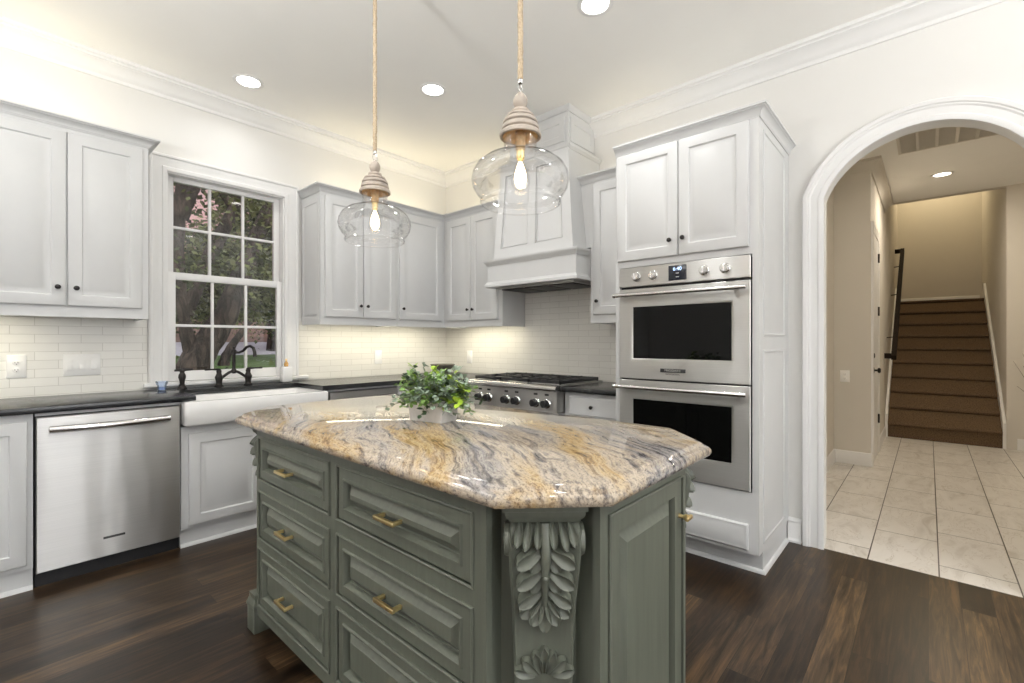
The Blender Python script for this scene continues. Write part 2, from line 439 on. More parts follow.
# ------------------------------------------------------------------ mesh helpers
class MB:
    def __init__(self, xf=None):
        self.bm = bmesh.new(); self.xf = xf or Matrix.Identity(4); self.mi = 0

    def v(self, p): return self.bm.verts.new(self.xf @ Vector(p))

    def face(self, vs):
        try:
            f = self.bm.faces.new(vs); f.material_index = self.mi; return f
        except ValueError: return None

    def poly(self, pts): return self.face([self.v(p) for p in pts])

    def box(self, x0, x1, y0, y1, z0, z1, bev=0.0, seg=2):
        t = bmesh.new()
        bmesh.ops.create_cube(t, size=1.0)
        cx, cy, cz = (x0 + x1) / 2, (y0 + y1) / 2, (z0 + z1) / 2
        sx, sy, sz = abs(x1 - x0), abs(y1 - y0), abs(z1 - z0)
        for v in t.verts: v.co = Vector((cx + v.co.x * sx, cy + v.co.y * sy, cz + v.co.z * sz))
        if bev: bmesh.ops.bevel(t, geom=t.edges[:], offset=min(bev, 0.49 * min(sx, sy, sz)), segments=seg, affect='EDGES', profile=0.5)
        self.add(t)
        return self

    def add(self, t):
        mp = {v: self.v(v.co) for v in t.verts}
        for f in t.faces: self.face([mp[v] for v in f.verts])
        t.free()

    def rings(self, x0, x1, z0, z1, rg, cap=True, capback=True):
        """concentric rectangular rings (inset, y) in the local XZ plane, front towards -y"""
        L = []
        for ins, y in rg:
            L.append([self.v((x0 + ins, y, z0 + ins)), self.v((x1 - ins, y, z0 + ins)), self.v((x1 - ins, y, z1 - ins)), self.v((x0 + ins, y, z1 - ins))])
        for a, b in zip(L, L[1:]):
            for i in range(4): self.face([a[i], a[(i + 1) % 4], b[(i + 1) % 4], b[i]])
        if cap: self.face(L[-1])
        if capback: self.face(L[0][::-1])
        return self

    def lathe(self, prof, seg=32, c=(0, 0, 0), closed=False):
        L = []
        for r, z in prof:
            if r < 1e-6: L.append([self.v((c[0], c[1], c[2] + z))])
            else: L.append([self.v((c[0] + r * math.cos(2 * PI * i / seg), c[1] + r * math.sin(2 * PI * i / seg), c[2] + z)) for i in range(seg)])
        pairs = list(zip(L, L[1:])) + ([(L[-1], L[0])] if closed else [])
        for a, b in pairs:
            for i in range(seg):
                j = (i + 1) % seg
                if len(a) == 1 and len(b) == 1: continue
                if len(a) == 1: self.face([a[0], b[j], b[i]])
                elif len(b) == 1: self.face([a[i], a[j], b[0]])
                else: self.face([a[i], a[j], b[j], b[i]])
        return self

    def tube(self, pts, r, seg=8, caps=True):
        pts = [Vector(p) for p in pts]
        rs = r if isinstance(r, (list, tuple)) else [r] * len(pts)
        L = []; up = None
        for i, p in enumerate(pts):
            d = (pts[min(i + 1, len(pts) - 1)] - pts[max(i - 1, 0)]).normalized()
            if up is None:
                up = Vector((0, 0, 1)) if abs(d.z) < 0.9 else Vector((1, 0, 0))
            a = d.cross(up)
            if a.length < 1e-5: a = d.cross(Vector((0, 1, 0)))
            a.normalize(); b = a.cross(d).normalized(); up = b
            L.append([self.v(p + rs[i] * (math.cos(2 * PI * k / seg) * a + math.sin(2 * PI * k / seg) * b)) for k in range(seg)])
        for a, b in zip(L, L[1:]):
            for k in range(seg): self.face([a[k], a[(k + 1) % seg], b[(k + 1) % seg], b[k]])
        if caps: self.face(L[0][::-1]); self.face(L[-1])
        return self

    def sweep(self, path, prof, n=(0, 0, 1), side=1, closed=False, caps=True):
        """mitred sweep: path points in a plane of normal n; profile (a, b): a along the in-plane normal, b along n"""
        n = Vector(n).normalized(); P = [Vector(p) for p in path]; L = []; K = len(P)
        for i in range(K):
            if closed: d0 = (P[i] - P[i - 1]).normalized(); d1 = (P[(i + 1) % K] - P[i]).normalized()
            else:
                d0 = (P[i] - P[i - 1]).normalized() if i else (P[1] - P[0]).normalized()
                d1 = (P[i + 1] - P[i]).normalized() if i < K - 1 else d0
            a0 = n.cross(d0) * side; a1 = n.cross(d1) * side
            m = (a0 + a1); m = m / max(1e-6, m.dot(a0))
            L.append([self.v(P[i] + m * a + n * b) for a, b in prof])
        pr = list(zip(L, L[1:])) + ([(L[-1], L[0])] if closed else [])
        q = len(prof)
        for a, b in pr:
            for k in range(q): self.face([a[k], a[(k + 1) % q], b[(k + 1) % q], b[k]])
        if caps and not closed: self.face(L[0][::-1]); self.face(L[-1])
        return self

    def prism(self, pts, z0, z1):
        a = [self.v((p[0], p[1], z0)) for p in pts]; b = [self.v((p[0], p[1], z1)) for p in pts]
        k = len(pts)
        for i in range(k): self.face([a[i], a[(i + 1) % k], b[(i + 1) % k], b[i]])
        self.face(a[::-1]); self.face(b)
        return self

    def build(self, name, mat, parent=None, angle=38, smooth=True):
        bm = self.bm
        bmesh.ops.recalc_face_normals(bm, faces=bm.faces[:])
        if parent is not None:
            r = parent
            chain = []
            while r is not None: chain.append(r); r = r.parent
            inv = Matrix.Identity(4)
            for r in chain:
                mm = Matrix.Translation(r.location) @ r.rotation_euler.to_matrix().to_4x4()
                inv = inv @ mm.inverted() if False else inv
            tot = Matrix.Identity(4)
            for r in reversed(chain): tot = tot @ (Matrix.Translation(r.location) @ r.rotation_euler.to_matrix().to_4x4())
            bm.transform(tot.inverted())
        if smooth:
            lim = math.radians(angle)
            for f in bm.faces: f.smooth = True
            for ed in bm.edges:
                if len(ed.link_faces) != 2 or ed.calc_face_angle(0) > lim: ed.smooth = False
        me = bpy.data.meshes.new(name)
        bm.to_mesh(me); bm.free()
        for mm in (mat if isinstance(mat, (list, tuple)) else [mat]): me.materials.append(mm)
        o = bpy.data.objects.new(name, me)
        C.objects.link(o)
        if parent is not None: o.parent = parent
        return o


def thing(name, label, cat, loc=(0, 0, 0), rotz=0.0, group=None):
    o = bpy.data.objects.new(name, None); C.objects.link(o)
    o.empty_display_size = 0.1
    o.location = loc; o.rotation_euler = (0, 0, rotz)
    o['label'] = label; o['category'] = cat
    if group: o['group'] = group
    return o


def tag(o, label, cat, group=None, kind=None):
    o['label'] = label; o['category'] = cat
    if group: o['group'] = group
    if kind: o['kind'] = kind
    return o


def struct(o, label=None):
    o['kind'] = 'structure'
    if label: o['label'] = label
    return o


def dup_tree(o, parent=None):
    c = o.copy(); C.objects.link(c); c.parent = parent
    for ch in list(o.children): dup_tree(ch, c)
    return c


def FW(yf): return Matrix.Translation((0, yf, 0))                                   # window wall: local x = X, y into the wall
def FR(xf): return Matrix.Translation((xf, 0, 0)) @ Matrix.Rotation(-PI / 2, 4, 'Z')  # range wall: local x = -Y, y into the wall

WY, RX = 3.945, 3.342   # wall faces

# ------------------------------------------------------------------ room shell
struct(MB().box(-3.0, RX + 0.005, -3.5, WY + 0.12, -0.1, 0.0).build('floor', M['floor']), 'dark brown oak plank floor')
struct(MB().box(RX + 0.005, 7.86, -2.6, 0.86, -0.1, 0.0).build('floor_hall', M['halltile']), 'pale marble tile floor of the hall')
struct(MB().box(-3.12, 7.86, -3.62, WY + 0.12, CEIL, CEIL + 0.12).build('ceiling', M['ceil']), 'white kitchen and hall ceiling')

OX0, OX1, OZ0, OZ1 = 0.82, 1.617, 0.945, 2.43
b = MB()
T = 0.14
b.box(-3.12, OX0, WY, WY + T, 0, CEIL); b.box(OX1, RX, WY, WY + T, 0, CEIL)
b.box(OX0, OX1, WY, WY + T, 0, OZ0); b.box(OX0, OX1, WY, WY + T, OZ1, CEIL)
struct(b.build('wall_left', M['wall']), 'white wall with the sink window')

# range wall with the arch
AY, AZ, AR, AJ = 0.03, 1.951, 0.469, 0.443
a0 = math.acos(AJ / AR)
arc = [(AY + AR * math.cos(a0 + (PI - 2 * a0) * i / 40), AZ + AR * math.sin(a0 + (PI - 2 * a0) * i / 40)) for i in range(41)]
b = MB(); TX = 0.12
b.box(RX, RX + TX, AY + AJ, WY + T, 0, CEIL); b.box(RX, RX + TX, -3.5, AY - AJ, 0, CEIL)
for i in range(40):
    (ya, za), (yb, zb) = arc[i], arc[i + 1]
    A = [b.v((RX, ya, za)), b.v((RX, yb, zb)), b.v((RX, yb, CEIL)), b.v((RX, ya, CEIL))]
    B = [b.v((RX + TX, ya, za)), b.v((RX + TX, yb, zb)), b.v((RX + TX, yb, CEIL)), b.v((RX + TX, ya, CEIL))]
    b.face(A); b.face(B[::-1]); b.face([A[0], B[0], B[1], A[1]])
bmesh.ops.remove_doubles(b.bm, verts=b.bm.verts[:], dist=1e-5)
struct(b.build('wall_right', M['wall']), 'white wall with the arched opening')

# the room behind the camera, with openings for the assumed windows
b = MB(); b.box(-3.12, -3.0, -3.5, WY, 0, 0.5); b.box(-3.12, -3.0, -3.5, WY, 2.6, CEIL)
b.box(-3.12, -3.0, -3.5, -1.1, 0.5, 2.6); b.box(-3.12, -3.0, 1.5, WY, 0.5, 2.6)
struct(b.build('wall_back', M['wall']))
b = MB(); b.box(-3.0, RX, -3.62, -3.5, 0, 0.5); b.box(-3.0, RX, -3.62, -3.5, 2.6, CEIL)
xs = [-3.0] + [v for w in ASSUMED_FRONT_WIN for v in w] + [RX]
for k in range(0, len(xs), 2): b.box(xs[k], xs[k + 1], -3.62, -3.5, 0.5, 2.6)
struct(b.build('wall_front', M['wall']))

# hall shell
HZ = 4.7
struct(MB().box(RX + TX, 5.85, 0.735, 0.86, 0, CEIL).build('wall_hall_left', M['hallwall']))
struct(MB().box(5.85, 7.85, 0.43, 0.86, 0, CEIL).build('wall_hall_door', M['hallwall']))
struct(MB().box(7.85, 11.3, 0.43, 0.55, 0, HZ).build('wall_stair_left', M['hallwall']))
struct(MB().box(7.85, 11.3, -0.80, -0.675, 0, HZ).build('wall_stair_right', M['hallwall']))
struct(MB().box(11.2, 11.32, -0.675, 0.43, 0, HZ).build('wall_stair_back', M['hallwall']))
struct(MB().box(7.85, 11.32, -0.80, 0.55, HZ, HZ + 0.1).build('ceiling_stair', M['ceil']))
struct(MB().box(7.85, 7.97, -0.675, 0.43, CEIL, HZ).build('wall_stair_header', M['hallwall']))
struct(MB().box(7.85, 7.97, -2.6, -0.80, 0, CEIL).build('wall_hall_end', M['hallwall']))
struct(MB().box(RX + TX, 7.97, -2.72, -2.6, 0, CEIL).build('wall_hall_right', M['hallwall']))

# crown mouldings at the ceiling
CR = [(0, 0), (0.010, 0.0), (0.014, 0.006), (0.014, 0.022), (0.022, 0.030), (0.030, 0.034), (0.036, 0.046), (0.056, 0.070), (0.082, 0.086), (0.092, 0.088), (0.092, 0.098), (0.108, 0.104), (0.108, 0.125), (0, 0.125)]
CRZ = CEIL - 0.125
struct(MB().sweep([(-2.99, WY, CRZ), (RX, WY, CRZ)], CR, side=-1).build('trim_1', M['trim']), 'white crown moulding over the window wall')
struct(MB().sweep([(RX, WY, CRZ), (RX, -3.49, CRZ)], CR, side=-1).build('trim_2', M['trim']), 'white crown moulding over the oven and arch wall')
HC = [(0, 0), (0.012, 0.0), (0.018, 0.02), (0.05, 0.06), (0.075, 0.08), (0.09, 0.085), (0.09, 0.11), (0, 0.11)]
struct(MB().sweep([(RX + TX, 0.735, CEIL - 0.11), (5.85, 0.735, CEIL - 0.11), (5.85, 0.43, CEIL - 0.11), (7.84, 0.43, CEIL - 0.11)], HC, side=-1).build('trim_3', M['hallwall']))

# baseboards
BB = [(0, 0), (0.028, 0), (0.028, 0.012), (0.020, 0.022), (0.016, 0.028), (0.016, 0.105), (0.010, 0.115), (0.010, 0.122), (0.014, 0.126), (0.014, 0.134), (0.006, 0.145), (0, 0.148)]
struct(MB().sweep([(RX, 0.655, 0), (RX, 0.583, 0)], BB, side=-1).build('baseboard_right', M['trim']), 'white baseboard between oven cabinet and arch')
struct(MB().sweep([(RX, -0.53, 0), (RX, -3.49, 0)], BB, side=-1).build('baseboard_right_far', M['trim']))
HB = [(0, 0), (0.016, 0), (0.016, 0.10), (0.008, 0.125), (0, 0.13)]
struct(MB().sweep([(RX + TX, 0.735, 0), (5.85, 0.735, 0), (5.85, 0.43, 0), (5.92, 0.43, 0)], HB, side=-1).build('baseboard_hall_left', M['trim']))
struct(MB().sweep([(6.70, 0.43, 0), (7.84, 0.43, 0)], HB, side=-1).build('baseboard_hall_door', M['trim']))
struct(MB().sweep([(7.85, -0.76, 0), (7.85, -2.59, 0)], HB, side=-1).build('baseboard_hall_end', M['trim']))
struct(MB().sweep([(11.2, 0.40, 1.9), (11.2, -0.65, 1.9)], HB, side=-1).build('baseboard_stair', M['trim']))

# arch casing
CS = [(-0.006, 0), (-0.006, 0.020), (0.004, 0.024), (0.020, 0.024), (0.026, 0.020), (0.060, 0.022), (0.068, 0.028), (0.074, 0.028), (0.080, 0.034), (0.098, 0.036), (0.104, 0.030), (0.104, 0)]
path = [(RX, AY - AJ, 0)] + [(RX, y, z) for y, z in reversed(arc[::-1])] + [(RX, AY + AJ, 0)]
path = [(RX, AY + AJ, 0.0)] + [(RX, y, z) for y, z in arc] + [(RX, AY - AJ, 0.0)]
struct(MB().sweep(path, CS, n=(-1, 0, 0), side=1).build('trim_4', M['trim'], angle=30), 'white moulded casing around the arch')

# ------------------------------------------------------------------ sink window
wr = thing('window_1', 'white double-hung sink window with twelve panes', 'window', (1.22, WY, 0.945))
struct(wr)
b = MB()
WC = [(-0.004, 0), (-0.004, 0.016), (0.006, 0.022), (0.022, 0.022), (0.028, 0.017), (0.060, 0.019), (0.068, 0.024), (0.082, 0.024), (0.088, 0.033), (0.100, 0.035), (0.105, 0.028), (0.105, 0)]
b.sweep([(OX0, WY, 0.965), (OX0, WY, OZ1), (OX1, WY, OZ1), (OX1, WY, 0.965)], WC, n=(0, -1, 0), side=1)
b.build('casing', M['trim'], wr)
b = MB()   # jamb liner
b.box(OX0, OX0 + 0.012, WY, WY + T, OZ0, OZ1); b.box(OX1 - 0.012, OX1, WY, WY + T, OZ0, OZ1); b.box(OX0, OX1, WY, WY + T, OZ1 - 0.012, OZ1)
b.build('jamb', M['trim'], wr)
b = MB(); b.box(0.69, 1.80, WY - 0.045, WY + 0.05, 0.935, 0.962, 0.006); b.build('stool', M['trim'], wr)
def sash(y, gx0, gx1, gz0, gz1, x0, x1, z0, z1, name):
    b = MB()
    t = 0.034
    b.box(x0, gx0, y - t / 2, y + t / 2, z0, z1, 0.003); b.box(gx1, x1, y - t / 2, y + t / 2, z0, z1, 0.003)
    b.box(gx0, gx1, y - t / 2, y + t / 2, z0, gz0, 0.003); b.box(gx0, gx1, y - t / 2, y + t / 2, gz1, z1, 0.003)
    m = 0.0095
    for i in (1, 2):
        x = gx0 + (gx1 - gx0) * i / 3
        b.box(x - m, x + m, y - 0.012, y + 0.012, gz0, gz1, 0.003)
    z = (gz0 + gz1) / 2
    b.box(gx0, gx1, y - 0.0118, y + 0.0118, z - m, z + m, 0.003)
    s = b.build(name, M['trim'], wr)
    MB().box(gx0 - 0.004, gx1 + 0.004, y - 0.002, y + 0.002, gz0 - 0.004, gz1 + 0.004).build('glass', M['pane'], s)
sash(4.032, 0.877, 1.560, 1.735, 2.387, 0.834, 1.603, 1.69, 2.425, 'upper_sash')
sash(3.985, 0.880, 1.566, 1.035, 1.683, 0.834, 1.603, 0.965, 1.735, 'lower_sash')

# assumed back windows framing the added fill lamps (only seen in reflections)
for i, (x0, x1, y0, y1) in enumerate([(-3.08, -3.02, -1.1, 1.5)] + [(xa, xb, -3.58, -3.52) for xa, xb in ASSUMED_FRONT_WIN]):
    w = thing('window_%d' % (i + 2), 'tall living room window behind the camera', 'window', ((x0 + x1) / 2, (y0 + y1) / 2, 0.5)); struct(w); w['group'] = 'windows behind the camera'
    b = MB(); lx, ly = x1 - x0, y1 - y0
    for k in range(4) if lx < ly else (0, 3):
        if lx < ly:
            y = y0 + (ly - 0.05) * k / 3; b.box(x0, x1, y, y + 0.05, 0.5, 2.6)
        else:
            x = x0 + (lx - 0.05) * k / 3; b.box(x, x + 0.05, y0, y1, 0.5, 2.6)
    b.box(x0, x1, y0, y1, 0.5, 0.55); b.box(x0, x1, y0, y1, 2.55, 2.6)
    b.build('window_frame', M['trim'], w)
    b = MB()
    if lx < ly: b.box(x0 + 0.028, x1 - 0.028, y0, y1, 0.5, 2.6)
    else: b.box(x0, x1, y0 + 0.028, y1 - 0.028, 0.5, 2.6)
    b.build('glass', M['pane'], w)

# ------------------------------------------------------------------ backsplash tile
b = MB(); b.box(-1.2, 0.713, WY - 0.009, WY, 0.92, 1.42); b.box(1.727, RX - 0.009, WY - 0.009, WY, 0.92, 1.42)
struct(b.build('backsplash_left', M['tile']), 'cream subway tile backsplash beside the sink window')
b = MB(); b.box(RX - 0.009, RX, 1.485, WY - 0.009, 0.92, 1.42); b.box(RX - 0.009, RX, 1.91, 2.81, 1.42, 1.74)
struct(b.build('backsplash_right', M['tile']), 'cream subway tile backsplash behind the cooktop')

# ------------------------------------------------------------------ cabinet parts
DOOR = [(0, 0), (0, -0.016), (0.002, -0.0185), (0.006, -0.020), (0.058, -0.020), (0.061, -0.0165), (0.064, -0.0115), (0.072, -0.0115), (0.094, -0.0175), (0.096, -0.0185)]
SLAB = [(0, 0), (0, -0.014), (0.004, -0.014), (0.010, -0.020)]
UPC = [(0, 0), (0.006, 0), (0.008, 0.007), (0.012, 0.010), (0.014, 0.018), (0.022, 0.026), (0.036, 0.036), (0.042, 0.038), (0.042, 0.042), (0.052, 0.044), (0.052, 0.054), (0, 0.054)]


def knob_lathe(b, M4, r=0.0135, ln=0.024):
    k = MB(M4)
    prof = [(0, 0), (0.008, 0), (0.008, 0.002), (0.005, 0.005), (0.0045, ln * 0.45), (r * 0.8, ln * 0.55), (r, ln * 0.72), (r * 0.9, ln * 0.9), (r * 0.5, ln), (0, ln)]
    k.lathe(prof, 16)
    return k


def FRONT(Mf, x, y, z):   # local frame whose +z points out of the front face
    return Mf @ Matrix.Translation((x, y, z)) @ Matrix.Rotation(PI / 2, 4, 'X')


def door_part(root, Mf, x0, x1, z0, z1, knob=None, prof=DOOR, mat='cab', name='door', kmat='bronze', y=0.0):
    b = MB(Mf @ Matrix.Translation((0, y, 0))); b.rings(x0, x1, z0, z1, prof)
    d = b.build(name, M[mat], root)
    if knob: knob_lathe(None, FRONT(Mf, knob[0], y - 0.020, knob[1])).build('knob', M[kmat], d)
    return d


def upper(name, label, Mf, x0, x1, depth, doors, z0=1.383, z1=2.496, crown=None, valance=True, ends=(True, True), cat='cabinet', filler=None):
    o = Mf @ Vector(((x0 + x1) / 2, 0, z0))
    rt = thing(name, label, cat, o, 0.0)
    b = MB(Mf)
    b.box(x0, x1, 0, depth, z0 + 0.028, z1 - 0.004)
    b.box(x0, x1, 0, 0.022, z0, z0 + 0.028)
    if filler: b.box(filler[0], filler[1], 0.0, depth, 1.955, z1 - 0.004)
    if ends[0]: b.box(x0, x0 + 0.018, 0.022, depth, z0, z0 + 0.028)
    if ends[1]: b.box(x1 - 0.018, x1, 0.022, depth, z0, z0 + 0.028)
    b.build('carcass', M['cab'], rt)
    for d in doors: door_part(rt, Mf, *d[:4], knob=d[4] if len(d) > 4 else None)
    if crown:
        MB(Mf).sweep([(p[0], p[1], z1 - 0.054) for p in crown], UPC, side=-1).build('crown_moulding', M['cab'], rt)
    return rt

YF, XF = 3.612, 3.028      # face-frame planes of the wall cabinets
DEPW, DEPR = WY - YF - 0.001, RX - XF - 0.001
Mw, Mr = FW(YF), FR(XF)
# left of the window
upper('wall_cabinet', 'white double-door wall cabinet left of the sink window', Mw, -0.10, 0.660, DEPW,
      [(-0.075, 0.289, 1.446, 2.418, (0.254, 1.547)), (0.295, 0.628, 1.446, 2.418, (0.330, 1.546))],
      crown=[(-0.10, DEPW), (-0.10, 0), (0.660, 0), (0.660, DEPW)])
# right of the window
c = upper('wall_cabinet', 'white double-door wall cabinet right of the sink window', Mw, 1.757, 2.475, DEPW,
      [(1.792, 2.127, 1.446, 2.418, (2.098, 1.545)), (2.133, 2.459, 1.446, 2.418, (2.163, 1.545))],
      crown=[(1.757, DEPW), (1.757, 0), (2.475, 0)])
# end panel groove on its side towards the window
b = MB(Matrix.Translation((1.757, 0, 0)) @ Matrix.Rotation(-PI / 2, 4, 'Z'))
b.rings(-3.93, -3.635, 1.42, 2.395, [(0, 0.002), (0, -0.004), (0.030, -0.004), (0.034, 0.0), (0.046, 0.0), (0.062, -0.003)])
b.build('end_panel', M['cab'], c)
upper('wall_cabinet', 'white single-door wall cabinet in the corner of the room', Mw, 2.477, RX - 0.001, DEPW,
      [(2.496, 2.985, 1.446, 2.418, (2.528, 1.545))], crown=[(2.477, 0), (XF, 0)], ends=(False, False))
# on the range wall
upper('wall_cabinet', 'white double-door wall cabinet between the corner and the hood', Mr, -(YF - 0.002), -2.812, DEPR,
      [(-3.545, -3.212, 1.446, 2.418, (-3.240, 1.545)), (-3.206, -2.862, 1.446, 2.418, (-3.172, 1.545))],
      crown=[(-YF + 0.001, 0), (-2.705, 0)], ends=(False, True), filler=(-2.812, -2.705))
upper('wall_cabinet', 'narrow white wall cabinet between range hood and oven tower', Mr, -1.903, -1.487, DEPR,
      [(-1.872, -1.510, 1.446, 2.418, (-1.835, 1.545))], crown=[(-2.060, 0), (-1.487, 0)], filler=(-2.060, -1.903))

# ------------------------------------------------------------------ oven tower
TX0, TY0, TY1 = 2.66, 0.655, 1.485
Mt = FR(TX0)
rt = thing('oven_cabinet', 'tall white cabinet housing the double oven', 'cabinet', (3.0, 1.07, 0))
b = MB()
b.box(TX0, RX - 0.001, TY0, 0.688, 0.13, 2.47); b.box(TX0, RX - 0.001, 1.456, TY1, 0.13, 2.47)
b.box(TX0, RX - 0.001, 0.688, 1.456, 1.705, 2.47); b.box(TX0, RX - 0.001, 0.688, 1.456, 0.13, 0.452)
b.box(3.26, RX - 0.001, 0.688, 1.456, 0.452, 1.705)
b.build('carcass', M['cab'], rt)
b = MB(); b.box(2.765, RX - 0.001, TY0 + 0.008, TY1, 0, 0.129)
b.build('toe_kick', M['cab'], rt)
b = MB(); SH = [(0, 0), (0.016, 0), (0.014, 0.010), (0.006, 0.018), (0, 0.02)]
b.sweep([(2.765, TY1, 0), (2.765, TY0 + 0.008, 0), (RX - 0.03, TY0 + 0.008, 0)], SH, side=-1)
b.build('shoe_moulding', M['cab'], rt)
door_part(rt, Mt, -1.467, -1.080, 1.745, 2.405, (-1.123, 1.834))
door_part(rt, Mt, -1.074, -0.702, 1.745, 2.405, (-1.045, 1.838))
b = MB(Mt); b.rings(-1.452, -0.705, 0.150, 0.285, [(0, 0), (0, -0.012), (0.006, -0.018), (0.016, -0.018), (0.022, -0.020)]); b.build('warming_panel', M['cab'], rt)
TC = [(p[0] * 0.80, p[1] * 1.10) for p in UPC]
MB().sweep([(TX0, TY1, 2.412), (TX0, TY0, 2.412), (RX - 0.001, TY0, 2.412)], TC, side=-1).build('crown_moulding', M['cab'], rt)
SP = [(0, 0.002), (0, -0.003), (0.004, -0.006), (0.012, -0.006), (0.016, -0.001), (0.028, -0.001), (0.044, -0.005)]
for z0, z1 in ((1.275, 2.37), (0.17, 1.20)):
    b = MB(Matrix.Translation((0, TY0, 0))); b.rings(2.735, 3.215, z0, z1, SP); b.build('side_panel', M['cab'], rt)

# double oven
ov = thing('double_oven', 'built-in stainless double wall oven', 'oven', (2.9, 1.072, 0.456))
OY0, OY1 = 0.692, 1.452
Mo = FR(2.642)
b = MB(); b.box(2.663, 3.255, 0.70, 1.445, 0.462, 1.695); b.build('oven_body', M['black'], ov)
b = MB(Mo); b.rings(-OY1, -OY0, 1.582, 1.700, [(0, 0.019), (0, 0.003), (0.003, 0)]); cp = b.build('control_panel', M['steel'], ov)
for y in (1.335, 1.228, 0.929, 0.818):
    k = MB(FRONT(Mo, -y, 0, 1.641)); k.lathe([(0.027, 0), (0.028, 0.003), (0.025, 0.006), (0.0225, 0.007), (0.021, 0.026), (0.018, 0.030), (0, 0.030)], 24)
    kb = k.build('oven_knob', M['steelx'], cp)
    MB(FRONT(Mo, -y, 0, 1.641)).box(-0.004, 0.004, -0.020, 0.020, 0.029, 0.036, 0.002).build('grip', M['chrome'], kb)
b = MB(Mo); b.box(-1.132, -1.026, -0.002, 0.004, 1.599, 1.685, 0.001); dp = b.build('display', M['displaybg'], ov)
def text(body, size, Mf, x, y, z, mat, parent, name, align='CENTER', ext=0.0004):
    cu = bpy.data.curves.new(name, 'FONT'); cu.body = body; cu.size = size; cu.align_x = align; cu.align_y = 'CENTER'; cu.extrude = ext
    tmp = bpy.data.objects.new(name, cu); C.objects.link(tmp)
    bpy.context.view_layer.update()
    me = bpy.data.meshes.new_from_object(tmp.evaluated_get(bpy.context.evaluated_depsgraph_get()))
    bpy.data.objects.remove(tmp); bpy.data.curves.remove(cu)
    me.materials.clear(); me.materials.append(mat)
    o = bpy.data.objects.new(name, me); C.objects.link(o)
    w = Mf @ Matrix.Translation((x, y, z)) @ Matrix.Rotation(PI / 2, 4, 'X')
    o.parent = parent
    tot = Matrix.Identity(4); ch = []; r = parent
    while r is not None: ch.append(r); r = r.parent
    for r in reversed(ch): tot = tot @ (Matrix.Translation(r.location) @ r.rotation_euler.to_matrix().to_4x4())
    L = tot.inverted() @ w
    o.location = L.to_translation(); o.rotation_euler = L.to_euler()
    return o
text('6:40', 0.030, Mo, -1.079, -0.0035, 1.664, M['display'], dp, 'clock_digits')
b = MB(Mo); b.box(-1.088, -1.070, -0.0035, -0.002, 1.638, 1.641); b.box(-1.088, -1.070, -0.0035, -0.002, 1.616, 1.619); b.build('touch_key', M['plate'], dp)
for k, (z0, z1, wz0, wz1, hz) in enumerate(((1.018, 1.568, 1.142, 1.457, 1.528), (0.460, 1.008, 0.593, 0.893, 0.968))):
    b = MB(Mo)
    yw = 0.007
    L = []
    fr = [(-OY1, -OY0, z0, z1, 0.019), (-OY1, -OY0, z0, z1, 0.003), (-OY1 + 0.003, -OY0 - 0.003, z0 + 0.003, z1 - 0.003, 0.0),
          (-1.375, -0.772, wz0 - 0.014, wz1 + 0.014, 0.0), (-1.360, -0.787, wz0, wz1, yw)]
    for (xa, xb, za, zb, yy) in fr: L.append([b.v((xa, yy, za)), b.v((xb, yy, za)), b.v((xb, yy, zb)), b.v((xa, yy, zb))])
    for p, q in zip(L, L[1:]):
        for i in range(4): b.face([p[i], p[(i + 1) % 4], q[(i + 1) % 4], q[i]])
    d = b.build('oven_door', M['steel'], ov)
    MB(Mo).box(-1.364, -0.783, yw, yw + 0.009, wz0 - 0.004, wz1 + 0.004).build('oven_window', M['ovenglass'], d)
    b = MB(Mo); b.tube([(-1.467, -0.050, hz), (-0.70, -0.050, hz)], 0.0125, 14)
    for x in (-1.40, -0.765): b.box(x - 0.011, x + 0.011, -0.046, 0.0, hz - 0.011, hz + 0.011, 0.004)
    b.build('oven_handle', M['steelx'], d)
    if k == 0:
        b = MB(Mo); b.box(-1.182, -1.032, -0.0035, 0.001, 1.064, 1.086, 0.001); bd = b.build('badge', M['slot'], d)
        text('FRIGIDAIRE', 0.019, Mo, -1.107, -0.004, 1.0752, M['chrome'], bd, 'badge_lettering')
        text('PROFESSIONAL', 0.0125, Mo, -1.107, -0.0012, 1.053, M['slot'], bd, 'badge_lettering')

# ------------------------------------------------------------------ range hood
hd = thing('range_hood', 'white panelled range hood above the cooktop', 'hood', (3.1, 2.358, 1.70))
HY0, HY1 = 1.907, 2.808
b = MB()
b.box(2.835, RX - 0.001, HY0, HY1, 1.705, 1.93)
hb = b.build('apron', M['cab'], hd)
LM = [(0, 0), (0.020, 0), (0.020, 0.022), (0.012, 0.030), (0.006, 0.042), (0, 0.044)]
b = MB(); b.sweep([(2.985, HY1, 1.703), (2.835, HY1, 1.703), (2.835, HY0, 1.703), (2.985, HY0, 1.703)], LM, side=-1)
UM = [(0, 0), (0.006, 0.0), (0.010, 0.014), (0.024, 0.026), (0.028, 0.036), (0.028, 0.046), (0, 0.05)]
b.sweep([(2.985, HY1, 1.885), (2.835, HY1, 1.885), (2.835, HY0, 1.885), (2.985, HY0, 1.885)], UM, side=-1)
b.build('apron_moulding', M['cab'], hd)
